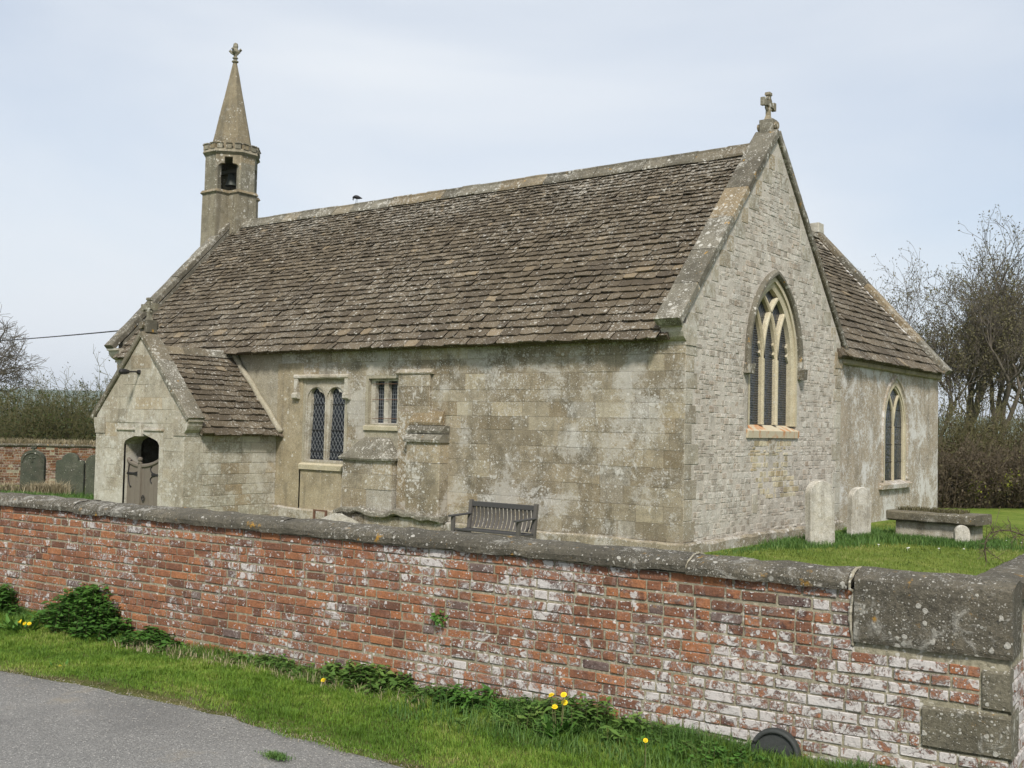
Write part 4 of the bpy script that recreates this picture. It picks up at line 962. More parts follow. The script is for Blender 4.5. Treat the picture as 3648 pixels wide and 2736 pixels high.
# ================================================================== THE BRICK BOUNDARY WALL
FWL = frame(WA, WU, WN)
bwall = thing('brick_wall', 'low red brick boundary wall with lichened stone coping beside the road', 'wall', (WA[0], WA[1], 0))
CU_ = .0767
def whole(z0, z1):
    zm = (z0+z1)/2
    if zm > .70: return [(9.27, 12)]
    if zm > .40: return [(10.02, 12)]
    if zm > .12: return [(9.68, 12)]
    return []
bricks = []
for r in range(17):
    zt = 1.046-CU_*r; zb = zt-CU_; x = U0-rng.uniform(0, .2); mode = r % 2
    for x0, x1 in subtract(U0, U1, whole(zb, zt)):
        x = x0; k = int(rng.integers(2))
        while x < x1-.02:
            if r == 0: l = .234
            else:
                l = .234 if (k+mode) % 2 == 0 else .119
                if rng.random() < .18: l = .234 if l < .2 else .119
            l *= rng.uniform(.95, 1.05); k += 1; xe = x+l
            if x1-xe < .07: xe = x1
            wob = .005*math.sin(x*.9+r)+.003*math.sin(x*2.3+r*2)
            jn = .012+.006*rng.random()
            p = quad(x+jn/2, xe-jn/2, zb+.0075+wob, zt-.0075+wob, .0032)
            if rng.random() < .35:      # worn arris
                p = irregular(x+jn/2, xe-jn/2, zb+.0075+wob, zt-.0075+wob, .0018)
            bricks.append(piece(FWL, p, rng.normal(0, .0028), .005, -.05, crown=.0012)); x = xe
emit(bricks, 'brick', M_brick, bwall, 300)
# core with mortar face
core = holed('mortar', FWL, [(U0, -.45), (U1-.01, -.45), (U1-.01, 1.045), (U0, 1.045)], [], -.30, -.0085, M_brm, bwall)
# corner stones
M_quoin2 = stone_mat('wall_quoin_lichened', (.105, .094, .066), (.165, .15, .11), (.24, .22, .165), white=1.1, orange=.6, dark=.65, tint=.06, wscale=20, bumpd=.03, bloom=.35)
def wstone(u0, u1, z0, z1, d=.012, jit=.012, back=-.30, b=.025, n=8):
    m = MB(); P = [wallp(u)+np.array((0, 0, 0)) for u in np.linspace(u0, u1, n)]
    sweep(m, P, (0, 0, 1), (z0, z1), WN, (back, d), b, jit, u0*3); return m.obj('quoin_stone', M_quoin2, bwall, False)
wstone(10.03, U1+.005, .405, .665, .008, .006); wstone(9.69, U1+.01, .13, .40, .012, .008); wstone(10.0, U1, -.4, .12, .0, .006)
prof = [(.040, 1.050), (.046, 1.095), (.030, 1.128), (-.01, 1.150), (-.09, 1.166), (-.18, 1.170), (-.27, 1.155), (-.325, 1.118), (-.345, 1.05)]
def coping(u0, u1, k, pr=prof, fr=FWL, parent=bwall, name='coping_stone'):
    m = MB(); n = max(3, int((u1-u0)/.08)); sg = rng.normal(0, .004)
    rings = np.array([[fpt(fr, u, z+sg, d) for d, z in pr] for u in np.linspace(u0, u1, n)])
    sh = rings.shape; q = nz3(rings.reshape(-1, 3), 5.5, .016, k*3.1); q = nz3(q, 21, .006, k)
    m.loft(q.reshape(sh)); return m.obj(name, M_wcop, parent)
joints = [U0, -5.6, -4.2, -2.7, -1.5, -.1, 1.35, 2.75, 4.25, 5.55, 6.85, 8.14, 9.245]
for k in range(len(joints)-1): coping(joints[k]+.006, joints[k+1]-.006, k)
blk = [(.020, .715), (.028, .75), (.030, 1.06), (.018, 1.115), (-.02, 1.147), (-.09, 1.166), (-.18, 1.172), (-.27, 1.158), (-.325, 1.12), (-.34, .715)]
coping(9.275, U1+.02, 31, blk, name='quoin_stone')
m = MB()
for u in (8.14, 9.258):
    P = [fpt(FWL, u, z-.002, d-.002) for d, z in prof[:8]]
    if u > 9: P = [fpt(FWL, u+.01*math.sin(z*20), z, .004) for z in np.linspace(.70, 1.04, 12)]+P
    m.tube([p_+rng.normal(0, .0035, 3) for p_ in P], rng.uniform(.005, .008, len(P)) if u < 9 else rng.uniform(.008, .014, len(P)), 6)
m.obj('mortar_joint', M_ashm, bwall)
# return wall going north
RU = np.array([-.04, 1, 0]); RU /= np.linalg.norm(RU); RN = np.array([RU[1], -RU[0], 0]); FR = frame(wallp(U1)+RU*.0, RU, RN)
rb = []
for r in range(17):
    zt = 1.046-CU_*r; x = .0 if r < 5 else rng.uniform(0, .1)
    while x < 9:
        l = .234 if rng.random() < .6 else .119
        if not (r < 5 and x < .36): rb.append(piece(FR, quad(x+.005, x+l-.005, zt-CU_+.0055, zt-.0055, .0025), rng.normal(0, .0035), .005, -.04))
        x += l
emit(rb, 'brick', M_brick, bwall, 0, 'return_bricks')
holed('mortar', FR, [(.02, -.45), (30, -.45), (30, 1.045), (.02, 1.045)], [], -.29, -.0085, M_brm, bwall)
rp_ = [(d, z) for d, z in prof]
y = .35
for k in range(20):
    l = rng.uniform(1.1, 1.6); coping(y+.006, min(y+l, 30)-.006, 50+k, rp_, FR); y += l

# far brick wall of the churchyard with a mossy top
fwall = thing('brick_wall', 'old red brick wall with dry grass on top behind the dark headstones', 'wall', (-21, 2, 0))
def far_run(p, q, rows=True):
    p, q = np.array((*p, 0.)), np.array((*q, 0.)); L = np.linalg.norm(q-p); u = (q-p)/L; n = np.array([u[1], -u[0], 0]); fr = frame(p, u, n)
    holed('mortar', fr, [(0, -.4), (L, -.4), (L, 1.13), (0, 1.13)], [], -.3, -.006, M_brm, fwall)
    if rows:
        out = []
        for r in range(16):
            zt = 1.12-CU_*r; x = rng.uniform(0, .2)
            while x < L:
                l = .234 if rng.random() < .5 else .119; out.append(piece(fr, quad(x+.006, x+l-.006, zt-.07, zt-.006, .004), rng.normal(0, .005), .006, -.02, a=rng.random()*.6)); x += l
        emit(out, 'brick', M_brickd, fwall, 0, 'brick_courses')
    m = MB(); sweep(m, [p+u*t for t in np.linspace(0, L, int(L/.3)+2)], (0, 0, 1), (1.13, 1.22), n, (-.33, .05), .03, .03, 3); m.obj('coping_stone', M_wcop, fwall)
    return fr, L
frf, Lf = far_run((-31, -7.0), (-20.6, 2.55)); far_run((-20.6, 2.55), (-20.6, 16), False)

# ================================================================== GRAVES
def headstone(name, label, c, ang, w, h, th, kind, mat, lean=0, group='headstones in the churchyard'):
    """c ground point at the middle of the foot; ang: direction the face looks to"""
    o = thing(name, label, 'headstone', c, group)
    n = np.array((math.cos(ang), math.sin(ang), 0)); u = np.array((-n[1], n[0], 0)); hw = w/2
    if kind == 'round': pl = [(-hw, -.25), (hw, -.25), (hw, h-.42*w)]+[(hw*math.cos(t), h-.42*w+.42*w*math.sin(t)) for t in np.linspace(.06, math.pi-.06, 19)]+[(-hw, h-.42*w)]
    elif kind == 'pointed': pl = [(-hw, -.25), (hw, -.25), (hw, h*.62)]+[(x, z) for x, z in arch_pts(0, hw*.98, h*.64, h*.36, 8)]+[(-hw, h*.62)]
    else:
        r = hw*.58; zs = h-r*.95
        pl = [(-hw, -.25), (hw, -.25), (hw, zs-.06), (hw*.92, zs), (hw*.66, zs+.02), (r, zs)]+[(r*math.cos(t), zs+.95*r*math.sin(t)) for t in np.linspace(.15, math.pi-.15, 13)]+[(-r, zs), (-hw*.66, zs+.02), (-hw*.92, zs), (-hw, zs-.06)]
    def P(p, d, k=1): q = np.array(c)+u*p[0]*k+n*(d+p[1]*lean)+np.array((0, 0, p[1])); return q
    rings = np.array([[P(p, -th/2) for p in pl], [P(p, th/2-.015) for p in pl], [P((p[0]*.965, p[1]-(.012 if p[1] > 0 else 0)), th/2) for p in pl]])
    q = nz3(rings.reshape(-1, 3), 4, .007, c[0]).reshape(rings.shape); m = MB(); m.loft(q); m.obj('slab', mat, o)
    return o, P, th
up37 = math.atan2(-.8, .6)
o, P, th = headstone('headstone', 'dark arched headstone with a small cross on top near the far brick wall', (-18.42, -.9, -.02), up37, .62, 1.17, .12, 'round', M_head)
m = MB(); m.tube([P((0, 1.15), 0), P((0, 1.20), 0), P((0, 1.27), 0)], [.05, .035, .05], 6); m.tube([P((-.07, 1.23), 0), P((.07, 1.23), 0)], .035, 6); m.obj('finial', M_head, o)
m = MB(); ribbon(m, frame(np.array((-18.42, -.9, -.02)), (.8, .6, 0), (.6, -.8, 0)), [(.26*math.cos(t), .86+.24*math.sin(t)) for t in np.linspace(0, math.pi, 14)], .05, .04, .078); m.tube([P((0, .86), .06), P((0, 1.04), .06)], .025, 5); m.tube([P((-.08, .97), .06), P((.08, .97), .06)], .025, 5); m.obj('relief', M_head, o)
headstone('headstone', 'wide mossy headstone with rounded shoulders left of the porch', (-17.65, -.31, -.02), up37, .74, 1.12, .12, 'shoulder', M_head)
headstone('headstone', 'round topped headstone half hidden behind the porch', (-17.10, .10, -.02), up37+.12, .52, 1.10, .12, 'round', M_head, .03)
o, P, th = headstone('headstone', 'taller pale headstone leaning beside the east gable wall', (.98, 3.42, .0), -.42, .60, 1.18, .14, 'round', M_headp, -.03)
o, P, th = headstone('headstone', 'shorter pale headstone in front of the transept corner', (.98, 5.42, .0), -.40, .54, 1.0, .13, 'round', M_headp, .015)
headstone('headstone', 'tiny weathered headstone in front of the chest tomb', (2.88, 5.55, .0), -1.0, .27, .38, .10, 'pointed', M_headp, -.02)
tomb = thing('chest_tomb', 'low chest tomb with a mossy stone slab on the lawn', 'tomb', (2.25, 6.2, 0))
m = MB(); sweep(m, lin((1.36, 5.86, .36), (3.08, 5.70, .36), 10), (0, 0, 1), (0, .19), (.09, 1, 0), (0, .88), .03, .015, 2); m.obj('slab', M_quoin, tomb)
m = MB(); sweep(m, lin((1.52, 5.98, -.2), (2.96, 5.84, -.2), 8), (0, 0, 1), (0, .555), (.09, 1, 0), (0, .66), .01, .008, 5); m.obj('chest', M_headp, tomb)
# dark round-topped marker leaning on the foot of the brick wall
mk = thing('grave_marker', 'small dark round topped marker leaning against the foot of the brick wall', 'marker', tuple(wallp(8.79, .06)+np.array((0, 0, -.1))))
def mpt(x, z, d): return wallp(8.79+x, .035+d-.10*(z+.1))+np.array((0, 0, z))
pl = [(-.165, -.25), (.165, -.25), (.165, -.05)]+[(.165*math.cos(t), -.05+.155*math.sin(t)) for t in np.linspace(.1, math.pi-.1, 17)]+[(-.165, -.05)]
m = MB(); m.prism(pl, lambda p: mpt(p[0], p[1], 0), lambda p: mpt(p[0], p[1], .03)); m.obj('plate', M_cast, mk)
m = MB(); rim = [(-.148, -.25), (-.148, -.06)]+[(-.148*math.cos(t), -.05+.138*math.sin(t)) for t in np.linspace(.05, math.pi-.05, 17)]+[(.148, -.06), (.148, -.25)]
m.tube([mpt(x, z, .034) for x, z in rim], .017, 6); m.obj('rim', M_cast, mk, True)

# ================================================================== BENCH, HEAP, BIRD, CABLE
bench = thing('bench', 'weathered slatted wooden bench with armrests against the nave wall', 'bench', (-3.12, -.95, -.2))
BXC, BW, BG = -3.125, .75, -.2
for s in (-1, 1):
    x = BXC+s*(BW-.035)
    m = MB(); sweep(m, [np.array(p) for p in ((x, -.80, BG), (x, -.80, BG+.40), (x, -.74, BG+.92))], (1, 0, 0), (-.032, .032), (0, 1, 0), (-.035, .035), .006); m.obj('leg', M_wood, bench)
    m = MB(); sweep(m, lin((x, -1.24, BG), (x, -1.24, BG+.64), 3), (1, 0, 0), (-.032, .032), (0, 1, 0), (-.032, .032), .006); m.obj('leg', M_wood, bench)
    m = MB(); sweep(m, lin((x, -1.33, BG+.655), (x, -.78, BG+.675), 4), (1, 0, 0), (-.042, .042), (0, 0, 1), (-.014, .016), .008); m.obj('armrest', M_woodt, bench)
    m = MB(); m.box(x-.02, x+.02, -1.24, -.8, BG+.32, BG+.39); m.obj('side_rail', M_wood, bench)
m = MB(); sweep(m, lin((BXC-BW+.07, -.745, BG+.85), (BXC+BW-.07, -.745, BG+.85), 4), (0, 0, 1), (-.045, .045), (0, 1, 0), (-.02, .02), .006); m.obj('top_rail', M_woodt, bench)
m = MB(); m.box(BXC-BW+.03, BXC+BW-.03, -1.262, -1.222, BG+.315, BG+.395); m.obj('front_rail', M_wood, bench)
for i in range(5):
    m = MB(); y = -1.26+.095*i; m.box(BXC-BW+.02, BXC+BW-.02, y, y+.078, BG+.398+.008*abs(2-i)-.01*(i > 2), BG+.422+.008*abs(2-i)-.01*(i > 2), .002); m.obj('seat_slat', M_woodt, bench)
for i in range(16):
    x = BXC-BW+.105+(2*BW-.21)*i/15; m = MB()
    sweep(m, [np.array((x, -.80+.055*t+.045*math.sin(t*math.pi), BG+.44+.38*t)) for t in np.linspace(0, 1, 7)], (1, 0, 0), (-.029, .029), (0, 1, 0), (-.009, .009), .003); m.obj('back_slat', M_wood, bench)

heap = thing('stone_heap', 'low rounded heap of white lichened stone at the foot of the nave wall', 'stone heap', (-7.5, -.55, 0))
m = MB(); rg = []
for k, t in enumerate(np.linspace(0, 1, 9)):
    r = math.cos(t*math.pi/2); rg.append([(-7.52+.72*r*math.cos(q), -.5+.42*r*math.sin(q), -.35+.55*math.sin(t*math.pi/2)) for q in np.linspace(0, 2*math.pi, 25)[:-1]])
rg = np.array(rg); m.loft(nz3(nz3(rg.reshape(-1, 3), 3, .06), 11, .03).reshape(rg.shape)); m.obj('stone', stone_mat('heap_stone', (.25, .23, .18), (.36, .34, .28), (.46, .45, .40), white=1.1, orange=.1, dark=.4, wscale=11, bumpd=.03), heap)
scr = thing('boot_scraper', 'small rusty iron bracket standing by the stone heap', 'iron bracket', (-8.15, -.3, 0))
m = MB(); m.box(-8.42, -8.03, -.33, -.29, .20, .23); m.box(-8.42, -8.38, -.33, -.29, -.3, .20); m.box(-8.07, -8.03, -.33, -.29, -.3, .20); m.obj('bar', M_rust, scr)

bird = thing('bird', 'black bird perched on the nave ridge', 'bird', (-11.31, 3.5, 7.64))
m = MB(); b0 = np.array((-11.31, 3.5, 7.635)); fx = -np.array((CR[0], CR[1], 0)); fy = np.array((-fx[1], fx[0], 0))
sp_ = [(-.135, .115, .004), (-.11, .118, .016), (-.07, .125, .030), (-.03, .135, .046), (.015, .145, .052), (.05, .148, .046), (.08, .138, .036), (.098, .118, .030), (.104, .095, .022), (.10, .075, .010), (.095, .05, .003)]
m.tube([b0+fx*a+np.array((0, 0, z)) for a, z, r in sp_], [r for a, z, r in sp_], 8); m.obj('body', M_crow, bird, True)
for s_ in (-1, 1):
    m = MB(); m.tube([b0+fx*(.01-.015*s_)+fy*s_*.02+np.array((0, 0, .10)), b0+fx*(.015-.02*s_)+fy*s_*.02], .006, 4); m.obj('leg', M_crow, bird)
cb = tag(MB().tube([CAM+ray(-400, 1222)*78+(CAM+ray(440, 1177)*28.6-CAM-ray(-400, 1222)*78)*t-np.array((0, 0, .9*4*t*(1-t)*.2)) for t in np.linspace(0, 1, 24)], .018, 5).obj('overhead_cable', M_cable), 'thin black cable running from the left to the church gable', 'cable')

# ================================================================== PLANTS
def blades(n, xyz, hgt, wid, bend=.45, a=None, seed=0):
    r = np.random.default_rng(seed); t = r.uniform(0, 2*math.pi, n); d = np.stack([np.cos(t), np.sin(t), np.zeros(n)], -1); s = np.stack([-d[:, 1], d[:, 0], d[:, 2]], -1)
    h = hgt[:, None]; w = (wid*r.uniform(.7, 1.3, n))[:, None]; b = (bend*r.uniform(.15, 1.4, n))[:, None]
    z = np.array([0, 0, 1.])
    v = np.stack([xyz-s*w/2, xyz+s*w/2, xyz+z*h*.6+d*h*b*.35+s*w*.38, xyz+z*h*.6+d*h*b*.35-s*w*.38, xyz+z*h*(1-.25*b)+d*h*b], 1)
    i = (np.arange(n)*5)[:, None]
    f4 = np.concatenate([i+[0, 1, 2], i+[0, 2, 3], i+[3, 2, 4]], 0)
    aa = r.random(n) if a is None else a
    return v.reshape(-1, 3), f4, np.repeat(aa, 5)
def vn(x, y, s, seed=0): return np.array([mnoise.noise(Vector((a*s+seed, b*s, 0))) for a, b in zip(x, y)])
# verge grass
n = 300000; r = np.random.default_rng(3)
u = r.uniform(-3.5, 11.6, n); o = r.random(n); eo = edge_off(u); off = o*(eo+.10)
thin = (o > .93) & (r.random(n) < .55); bare = (off < .30) & (u > 2.6) & (u < 5.4) & (r.random(n) < .75)
k = ~(thin | bare); u, off, eo = u[k], off[k], eo[k]; n = len(u)
pos = WA+u[:, None]*WU+off[:, None]*WN; pos[:, 2] = verge_z(u, off)-.004
pt = vn(pos[:, 0], pos[:, 1], 1.3, 5); p2 = vn(pos[:, 0], pos[:, 1], 4.5, 9)
p3 = np.clip(vn(pos[:, 0], pos[:, 1], 9, 2)-.18, 0, 1)
h = (.036+.020*p2+.075*p3+.03*np.clip((.30-off)/.30, 0, 1)+.05*np.clip((u-7.2)/2, 0, 1)*np.clip((1.2-off)/.8, 0, 1))*r.uniform(.6, 1.25, n)*np.where(off > eo-.12, .6, 1)
a = np.clip(.46+.55*pt+.25*r.normal(0, 1, n)*.6, 0, 1)
tag(mesh_obj('verge_grass', *blades(n, pos, h, .0036, .65, None, 4)[:2], M_grass, None, np.repeat(r.random(n), 5)), 'short mown grass on the verge between road and brick wall', 'grass', kind='stuff')
# lawn behind the wall
n = 90000; x = r.uniform(-.2, 6.5, n); y = -8.9+19.5*r.random(n)**1.25; k = (x > .25) | (y < -.3); x, y = x[k], y[k]; n = len(x)
pos = np.stack([x, y, lawn_z(x, y)-.004], -1); h = r.uniform(.025, .055, n)
tag(mesh_obj('lawn_grass', *blades(n, pos, h, .009, .6, None, 5)[:2], M_lgrass, None, np.repeat(r.random(n), 5)), 'mown lawn grass in front of the east gable', 'grass', kind='stuff')
# long grass round the stones on the right and by the left graves
P_ = []
for cx, cy, sx, sy, m_, hh in ((.45, 1.6, .12, .7, 1200, .10), (.65, 3.2, .22, .5, 2600, .18), (.95, 4.2, .3, .7, 2600, .16), (1.0, 5.6, .35, .9, 4000, .18), (1.9, 5.45, .6, .28, 5200, .20), (2.9, 5.35, .5, .22, 3800, .16), (3.2, 6.2, .25, .6, 2000, .15), (-16.6, -2.0, 1.6, .8, 9000, .22), (-18.2, -1.6, 1.2, .6, 7000, .20)):
    q = np.stack([r.normal(cx, sx, m_), r.normal(cy, sy, m_), np.full(m_, -.01), .72*hh*r.uniform(.4, 1.3, m_)], -1); P_.append(q[(q[:, 0] > .12) | (q[:, 0] < -14)])
q = np.concatenate(P_); tag(mesh_obj('long_grass', *blades(len(q), q[:, :3], q[:, 3], .011, .5, None, 6)[:2], M_tgrass, None, np.repeat(r.random(len(q)), 5)), 'long green grass growing round the gravestones', 'grass', kind='stuff')
q = np.concatenate([np.stack([r.normal(cx, sx, m_), r.normal(cy, sy, m_), np.full(m_, zz), hh*r.uniform(.5, 1.3, m_)], -1) for cx, cy, sx, sy, m_, hh, zz in ((-18.75, -1.35, .2, .15, 500, .34, 0), (-18.0, -1.0, .2, .15, 600, .34, 0), (-17.55, -.85, .22, .15, 800, .40, 0))])
tt_ = r.random(9000); pf = frf[0]+frf[1]*(tt_*Lf)[:, None]+frf[2]*(r.uniform(-.34, .06, 9000))[:, None]; pf[:, 2] = 1.19
q = np.concatenate([q, np.concatenate([pf, r.uniform(.08, .24, 9000)[:, None]], 1)])
pr_ = r.random(900); pd = wallp(0)+WU*(r.uniform(2.4, 6.2, 900))[:, None]+WN*r.uniform(.02, .42, 900)[:, None]; pd[:, 2] = -.105
tag(mesh_obj('dry_grass', *blades(len(q), q[:, :3], q[:, 3], .013, .9, None, 7)[:2], M_dry, None, np.repeat(r.random(len(q)), 5)), 'pale dry grass along the old wall top and by the dark headstones', 'dry grass', kind='stuff')
tag(mesh_obj('grass_litter', *blades(900, pd, r.uniform(.03, .08, 900), .005, 1.1, None, 8)[:2], M_dry, None, np.repeat(r.random(900), 5)), 'dead straw and cut stems at the foot of the brick wall', 'straw', kind='stuff')
n = 24000; u = r.uniform(-2.5, 10.2, n); off = np.abs(r.normal(0, .12, n))+.012; k = ~((u > 2.7) & (u < 5.0) & (r.random(n) < .6)); u, off = u[k], off[k]; n = len(u)
pos = WA+u[:, None]*WU+off[:, None]*WN; pos[:, 2] = verge_z(u, off)-.01; hw_ = .060+.085*vn(pos[:, 0], pos[:, 1], 2.0, 3)+.05*np.clip((u-7)/2, 0, 1)
tag(mesh_obj('wall_foot_grass', *blades(n, pos, np.clip(hw_, .02, 1)*r.uniform(.5, 1.5, n), .0055, .8, None, 16)[:2], M_tgrass, None, np.repeat(r.random(n), 5)), 'rough uncut grass along the foot of the brick wall', 'grass', kind='stuff')
n = 5500; u = r.normal(7.9, 1.1, n); u = u[(u > 6) & (u < 10)]; n = len(u); off = r.uniform(.04, .75, n); pos = WA+u[:, None]*WU+off[:, None]*WN; pos[:, 2] = verge_z(u, off)-.01
tag(mesh_obj('verge_long_grass', *blades(n, pos, r.uniform(.06, .20, n)*(1-.5*off), .006, .8, None, 18)[:2], M_tgrass, None, np.repeat(r.random(n), 5)), 'longer grass among the weeds left of the round marker', 'grass', kind='stuff')
n = 5000; u = r.uniform(-2, 11.4, n); off = edge_off(u)+r.normal(.0, .05, n); pos = WA+u[:, None]*WU+off[:, None]*WN; pos[:, 2] = -.178
tag(mesh_obj('edge_straw', *blades(n, pos, r.uniform(.008, .03, n), .004, 2.0, None, 17)[:2], M_dry, None, np.repeat(r.random(n), 5)), 'dry straw and grass ends along the edge of the tarmac', 'straw', kind='stuff')
# moss and grass on the tomb slab
n = 1500; tq = r.random((n, 2)); pos = np.array((1.5, 6.12, .545))+tq[:, :1]*np.array((1.25, -.1, 0))+tq[:, 1:]*np.array((.03, .5, 0))
tag(mesh_obj('tomb_moss', *blades(n, pos, r.uniform(.03, .11, n), .012, .9, None, 9)[:2], M_bud, None, np.repeat(r.random(n), 5)), 'brown moss and dead grass growing on the tomb slab', 'moss', kind='stuff')

def leaves(c, d, nrm, L, Wd, a):
    """pointed leaves folded on the midrib: arrays of centre, direction, normal, length, width"""
    n = len(c); s = np.cross(d, nrm); s /= np.linalg.norm(s, axis=1)[:, None]+1e-9; L = L[:, None]; Wd = Wd[:, None]
    v = np.stack([c, c+d*L*.45+s*Wd*.5+nrm*Wd*.12, c+d*L, c+d*L*.45-s*Wd*.5+nrm*Wd*.12, c+d*L*.5-nrm*Wd*.06], 1)
    i = (np.arange(n)*5)[:, None]; f = np.concatenate([i+[0, 1, 4], i+[1, 2, 4], i+[2, 3, 4], i+[3, 0, 4]], 0)
    return v.reshape(-1, 3), f, np.repeat(a, 5)
def unit(v): return v/(np.linalg.norm(v, axis=-1, keepdims=True)+1e-9)
def nettles(label, uc, oc, su, so_, hh, ns, seed, L=.07, name='nettle_clump', mat=M_nettle):
    r = np.random.default_rng(seed); base = wallp(uc, oc)+np.array((0, 0, -.12)); o_ = thing(name, label, 'nettles', tuple(base), 'weeds at the foot of the brick wall')
    C = []; D = []; A = []; st = MB()
    for k in range(ns):
        uu, oo = np.clip(r.normal(0, su), -2.2*su, 2.2*su), abs(r.normal(0, so_)); p = wallp(uc+uu, max(.04, oc-so_+oo)); h = hh*r.uniform(.55, 1.1)*math.exp(-.5*(uu/su)**2*.45)*(1-.3*oo/(so_*2))
        zb = float(verge_z(uc+uu, oc)); ln = np.array((r.normal(0, .12), r.normal(0, .12)-.03, 1.)); top = p+ln*h; st.tube([(p[0], p[1], zb), (top[0], top[1], zb+h)], [.004, .002], 3)
        nl = int(4+h/.022)
        for j in range(nl):
            t = (j+1)/nl; q = np.array((p[0], p[1], zb))+np.array((top[0]-p[0], top[1]-p[1], h))*t; an = j*1.57+r.uniform(-.4, .4)
            for s in (0, math.pi): C.append(q); D.append((math.cos(an+s), math.sin(an+s), r.uniform(-.45, .35))); A.append(r.random())
    C, D = np.array(C), unit(np.array(D)); n = len(C); N = unit(np.array([0, 0, 1.])-D*D[:, 2:3]+r.normal(0, .25, (n, 3)))
    st.obj('stems', M_twigg, o_)['kind'] = 'stuff'
    v, f, a = leaves(C, D, N, L*r.uniform(.35, 1.45, n)*np.where(r.random(n) < .1, 1.7, 1), L*.62*r.uniform(.5, 1.2, n), np.array(A)); ob = mesh_obj('leaves', v, f, mat, o_, a); ob['kind'] = 'stuff'
nettles('big dark green nettle clump at the left foot of the brick wall', 1.72, .16, .27, .15, .44, 200, 21)
nettles('nettle clump cut by the left edge of the picture', .15, .12, .20, .12, .34, 80, 22)
nettles('low nettle patch right of the big nettle clump', 2.65, .12, .22, .10, .15, 45, 23)
nettles('small pale nettles under the middle of the brick wall', 5.35, .12, .30, .10, .19, 62, 24, mat=M_weed)
nettles('leafy weeds left of the dandelions', 6.45, .22, .26, .14, .15, 42, 25)
nettles('leafy weeds spreading right of the dandelions', 7.45, .26, .40, .18, .21, 85, 26, .06, mat=M_weed)
nettles('low mixed weeds left of the small pale nettles', 4.35, .12, .38, .10, .09, 46, 33, .05, mat=M_weed)
nettles('low weeds between the pale nettles and the dandelions', 6.0, .15, .22, .10, .11, 40, 34, .05, mat=M_weed)
nettles('weeds in front of the dark round marker', 8.45, .30, .28, .13, .13, 40, 27, .05)
nettles('small weeds at the bottom right by the wall foot', 9.6, .35, .3, .2, .10, 30, 28, .045, mat=M_weed)
def cress(label, u0, z0, n, seed, sp=.04):
    r = np.random.default_rng(seed); c = wallp(u0, .015)+np.array((0, 0, z0)); o_ = thing('wall_plant', label, 'plant', tuple(c))
    C = c+WU*r.normal(0, sp, n)[:, None]+WN*abs(r.normal(0, .02, n))[:, None]+np.array([0, 0, 1])*r.normal(-.0, sp*.7, n)[:, None]
    D = unit(r.normal(0, 1, (n, 3))+WN*.6+np.array((0, 0, -.2))); N = unit(WN+r.normal(0, .5, (n, 3)))
    mesh_obj('leaves', *leaves(C, D, N, r.uniform(.03, .055, n), r.uniform(.02, .04, n), r.random(n))[:2], M_nettle, o_, np.repeat(r.random(n), 5))
    m = MB(); m.tube([c-WN*.02, c+WN*.03], .004, 4); m.obj('stem', M_twigg, o_)
cress('small green leafy plant growing out of the brick wall face', 6.04, .50, 34, 31)

def on_off(px, py, off):
    d = ray(px, py); k = ((WA+WN*off-CAM)@WN)/(d@WN); return CAM+d*k
def dandelion(label, pts, off, seed, rosette=26, hr=.022):
    r = np.random.default_rng(seed); P = [on_off(x, y, off+r.uniform(-.03, .05)) for x, y in pts]; c = np.mean(P, 0); uu, oo = u_off(c[0], c[1]); c[2] = float(verge_z(uu, oo))
    o_ = thing('dandelion', label, 'dandelion', tuple(c), 'dandelions on the verge')
    for p in P:
        m = MB(); q = c+(p-c)*np.array((.5, .5, 0)); q[2] = c[2]; m.tube([q, (q+p)/2+np.array((0, 0, .01)), p], .003, 4); m.obj('stalk', M_twigg, o_)
        nn = unit(np.array((r.normal(0, .25)+.15, -.55+r.normal(0, .2), .8))); a_ = unit(np.cross(nn, (1, 0, .1))); b_ = np.cross(nn, a_)
        V = []; F_ = []
        for ring, (rad, up_, k) in enumerate(((hr, -.002, 22), (hr*.75, .006, 18), (hr*.45, .011, 12))):
            for j in range(k):
                t = 2*math.pi*j/k+ring*.2; dd = a_*math.cos(t)+b_*math.sin(t); ss = -a_*math.sin(t)+b_*math.cos(t); i0 = len(V)
                V += [p+nn*up_*.5, p+dd*rad*.9+ss*rad*.13+nn*up_, p+dd*rad*r.uniform(.95, 1.1)+nn*up_, p+dd*rad*.9-ss*rad*.13+nn*up_]; F_.append((i0, i0+1, i0+2, i0+3))
        mesh_obj('flower_head', V, F_, M_yel, o_, np.full(len(V), r.random()))
    n = rosette; t = r.uniform(0, 6.28, n); D = unit(np.stack([np.cos(t), np.sin(t), r.uniform(.25, 1.3, n)], -1)); N = unit(np.array([0, 0, 1.])-D*D[:, 2:3])
    mesh_obj('leaves', *leaves(c+r.normal(0, .05, (n, 3))*np.array((1, 1, .1)), D, N, r.uniform(.10, .24, n)*(1 if n > 15 else .45), r.uniform(.025, .05, n)*(1 if n > 15 else .5), r.random(n))[:2], M_nettle, o_, np.repeat(r.random(n), 5))
dandelion('clump of four yellow dandelions under the middle of the brick wall', [(1964, 2475), (2008, 2474), (2011, 2502), (1976, 2517)], .42, 41, 60)
dandelion('row of yellow dandelions beside the big nettle clump', [(63, 2219), (76, 2213), (87, 2221), (104, 2221)], .45, 42, 26, .021)
dandelion('two yellow dandelions at the far left edge', [(10, 2246), (24, 2247)], .55, 43, 20, .019)
dandelion('single yellow dandelion low in the grass under the brick wall', [(1152, 2422)], .3, 44, 14, .022)
dandelion('lone small dandelion out in the verge grass at the left', [(213, 2373)], 1.1, 45, 8, .014)
dandelion('lone small dandelion in the grass left of the round marker', [(2300, 2637)], .7, 46, 8, .016)
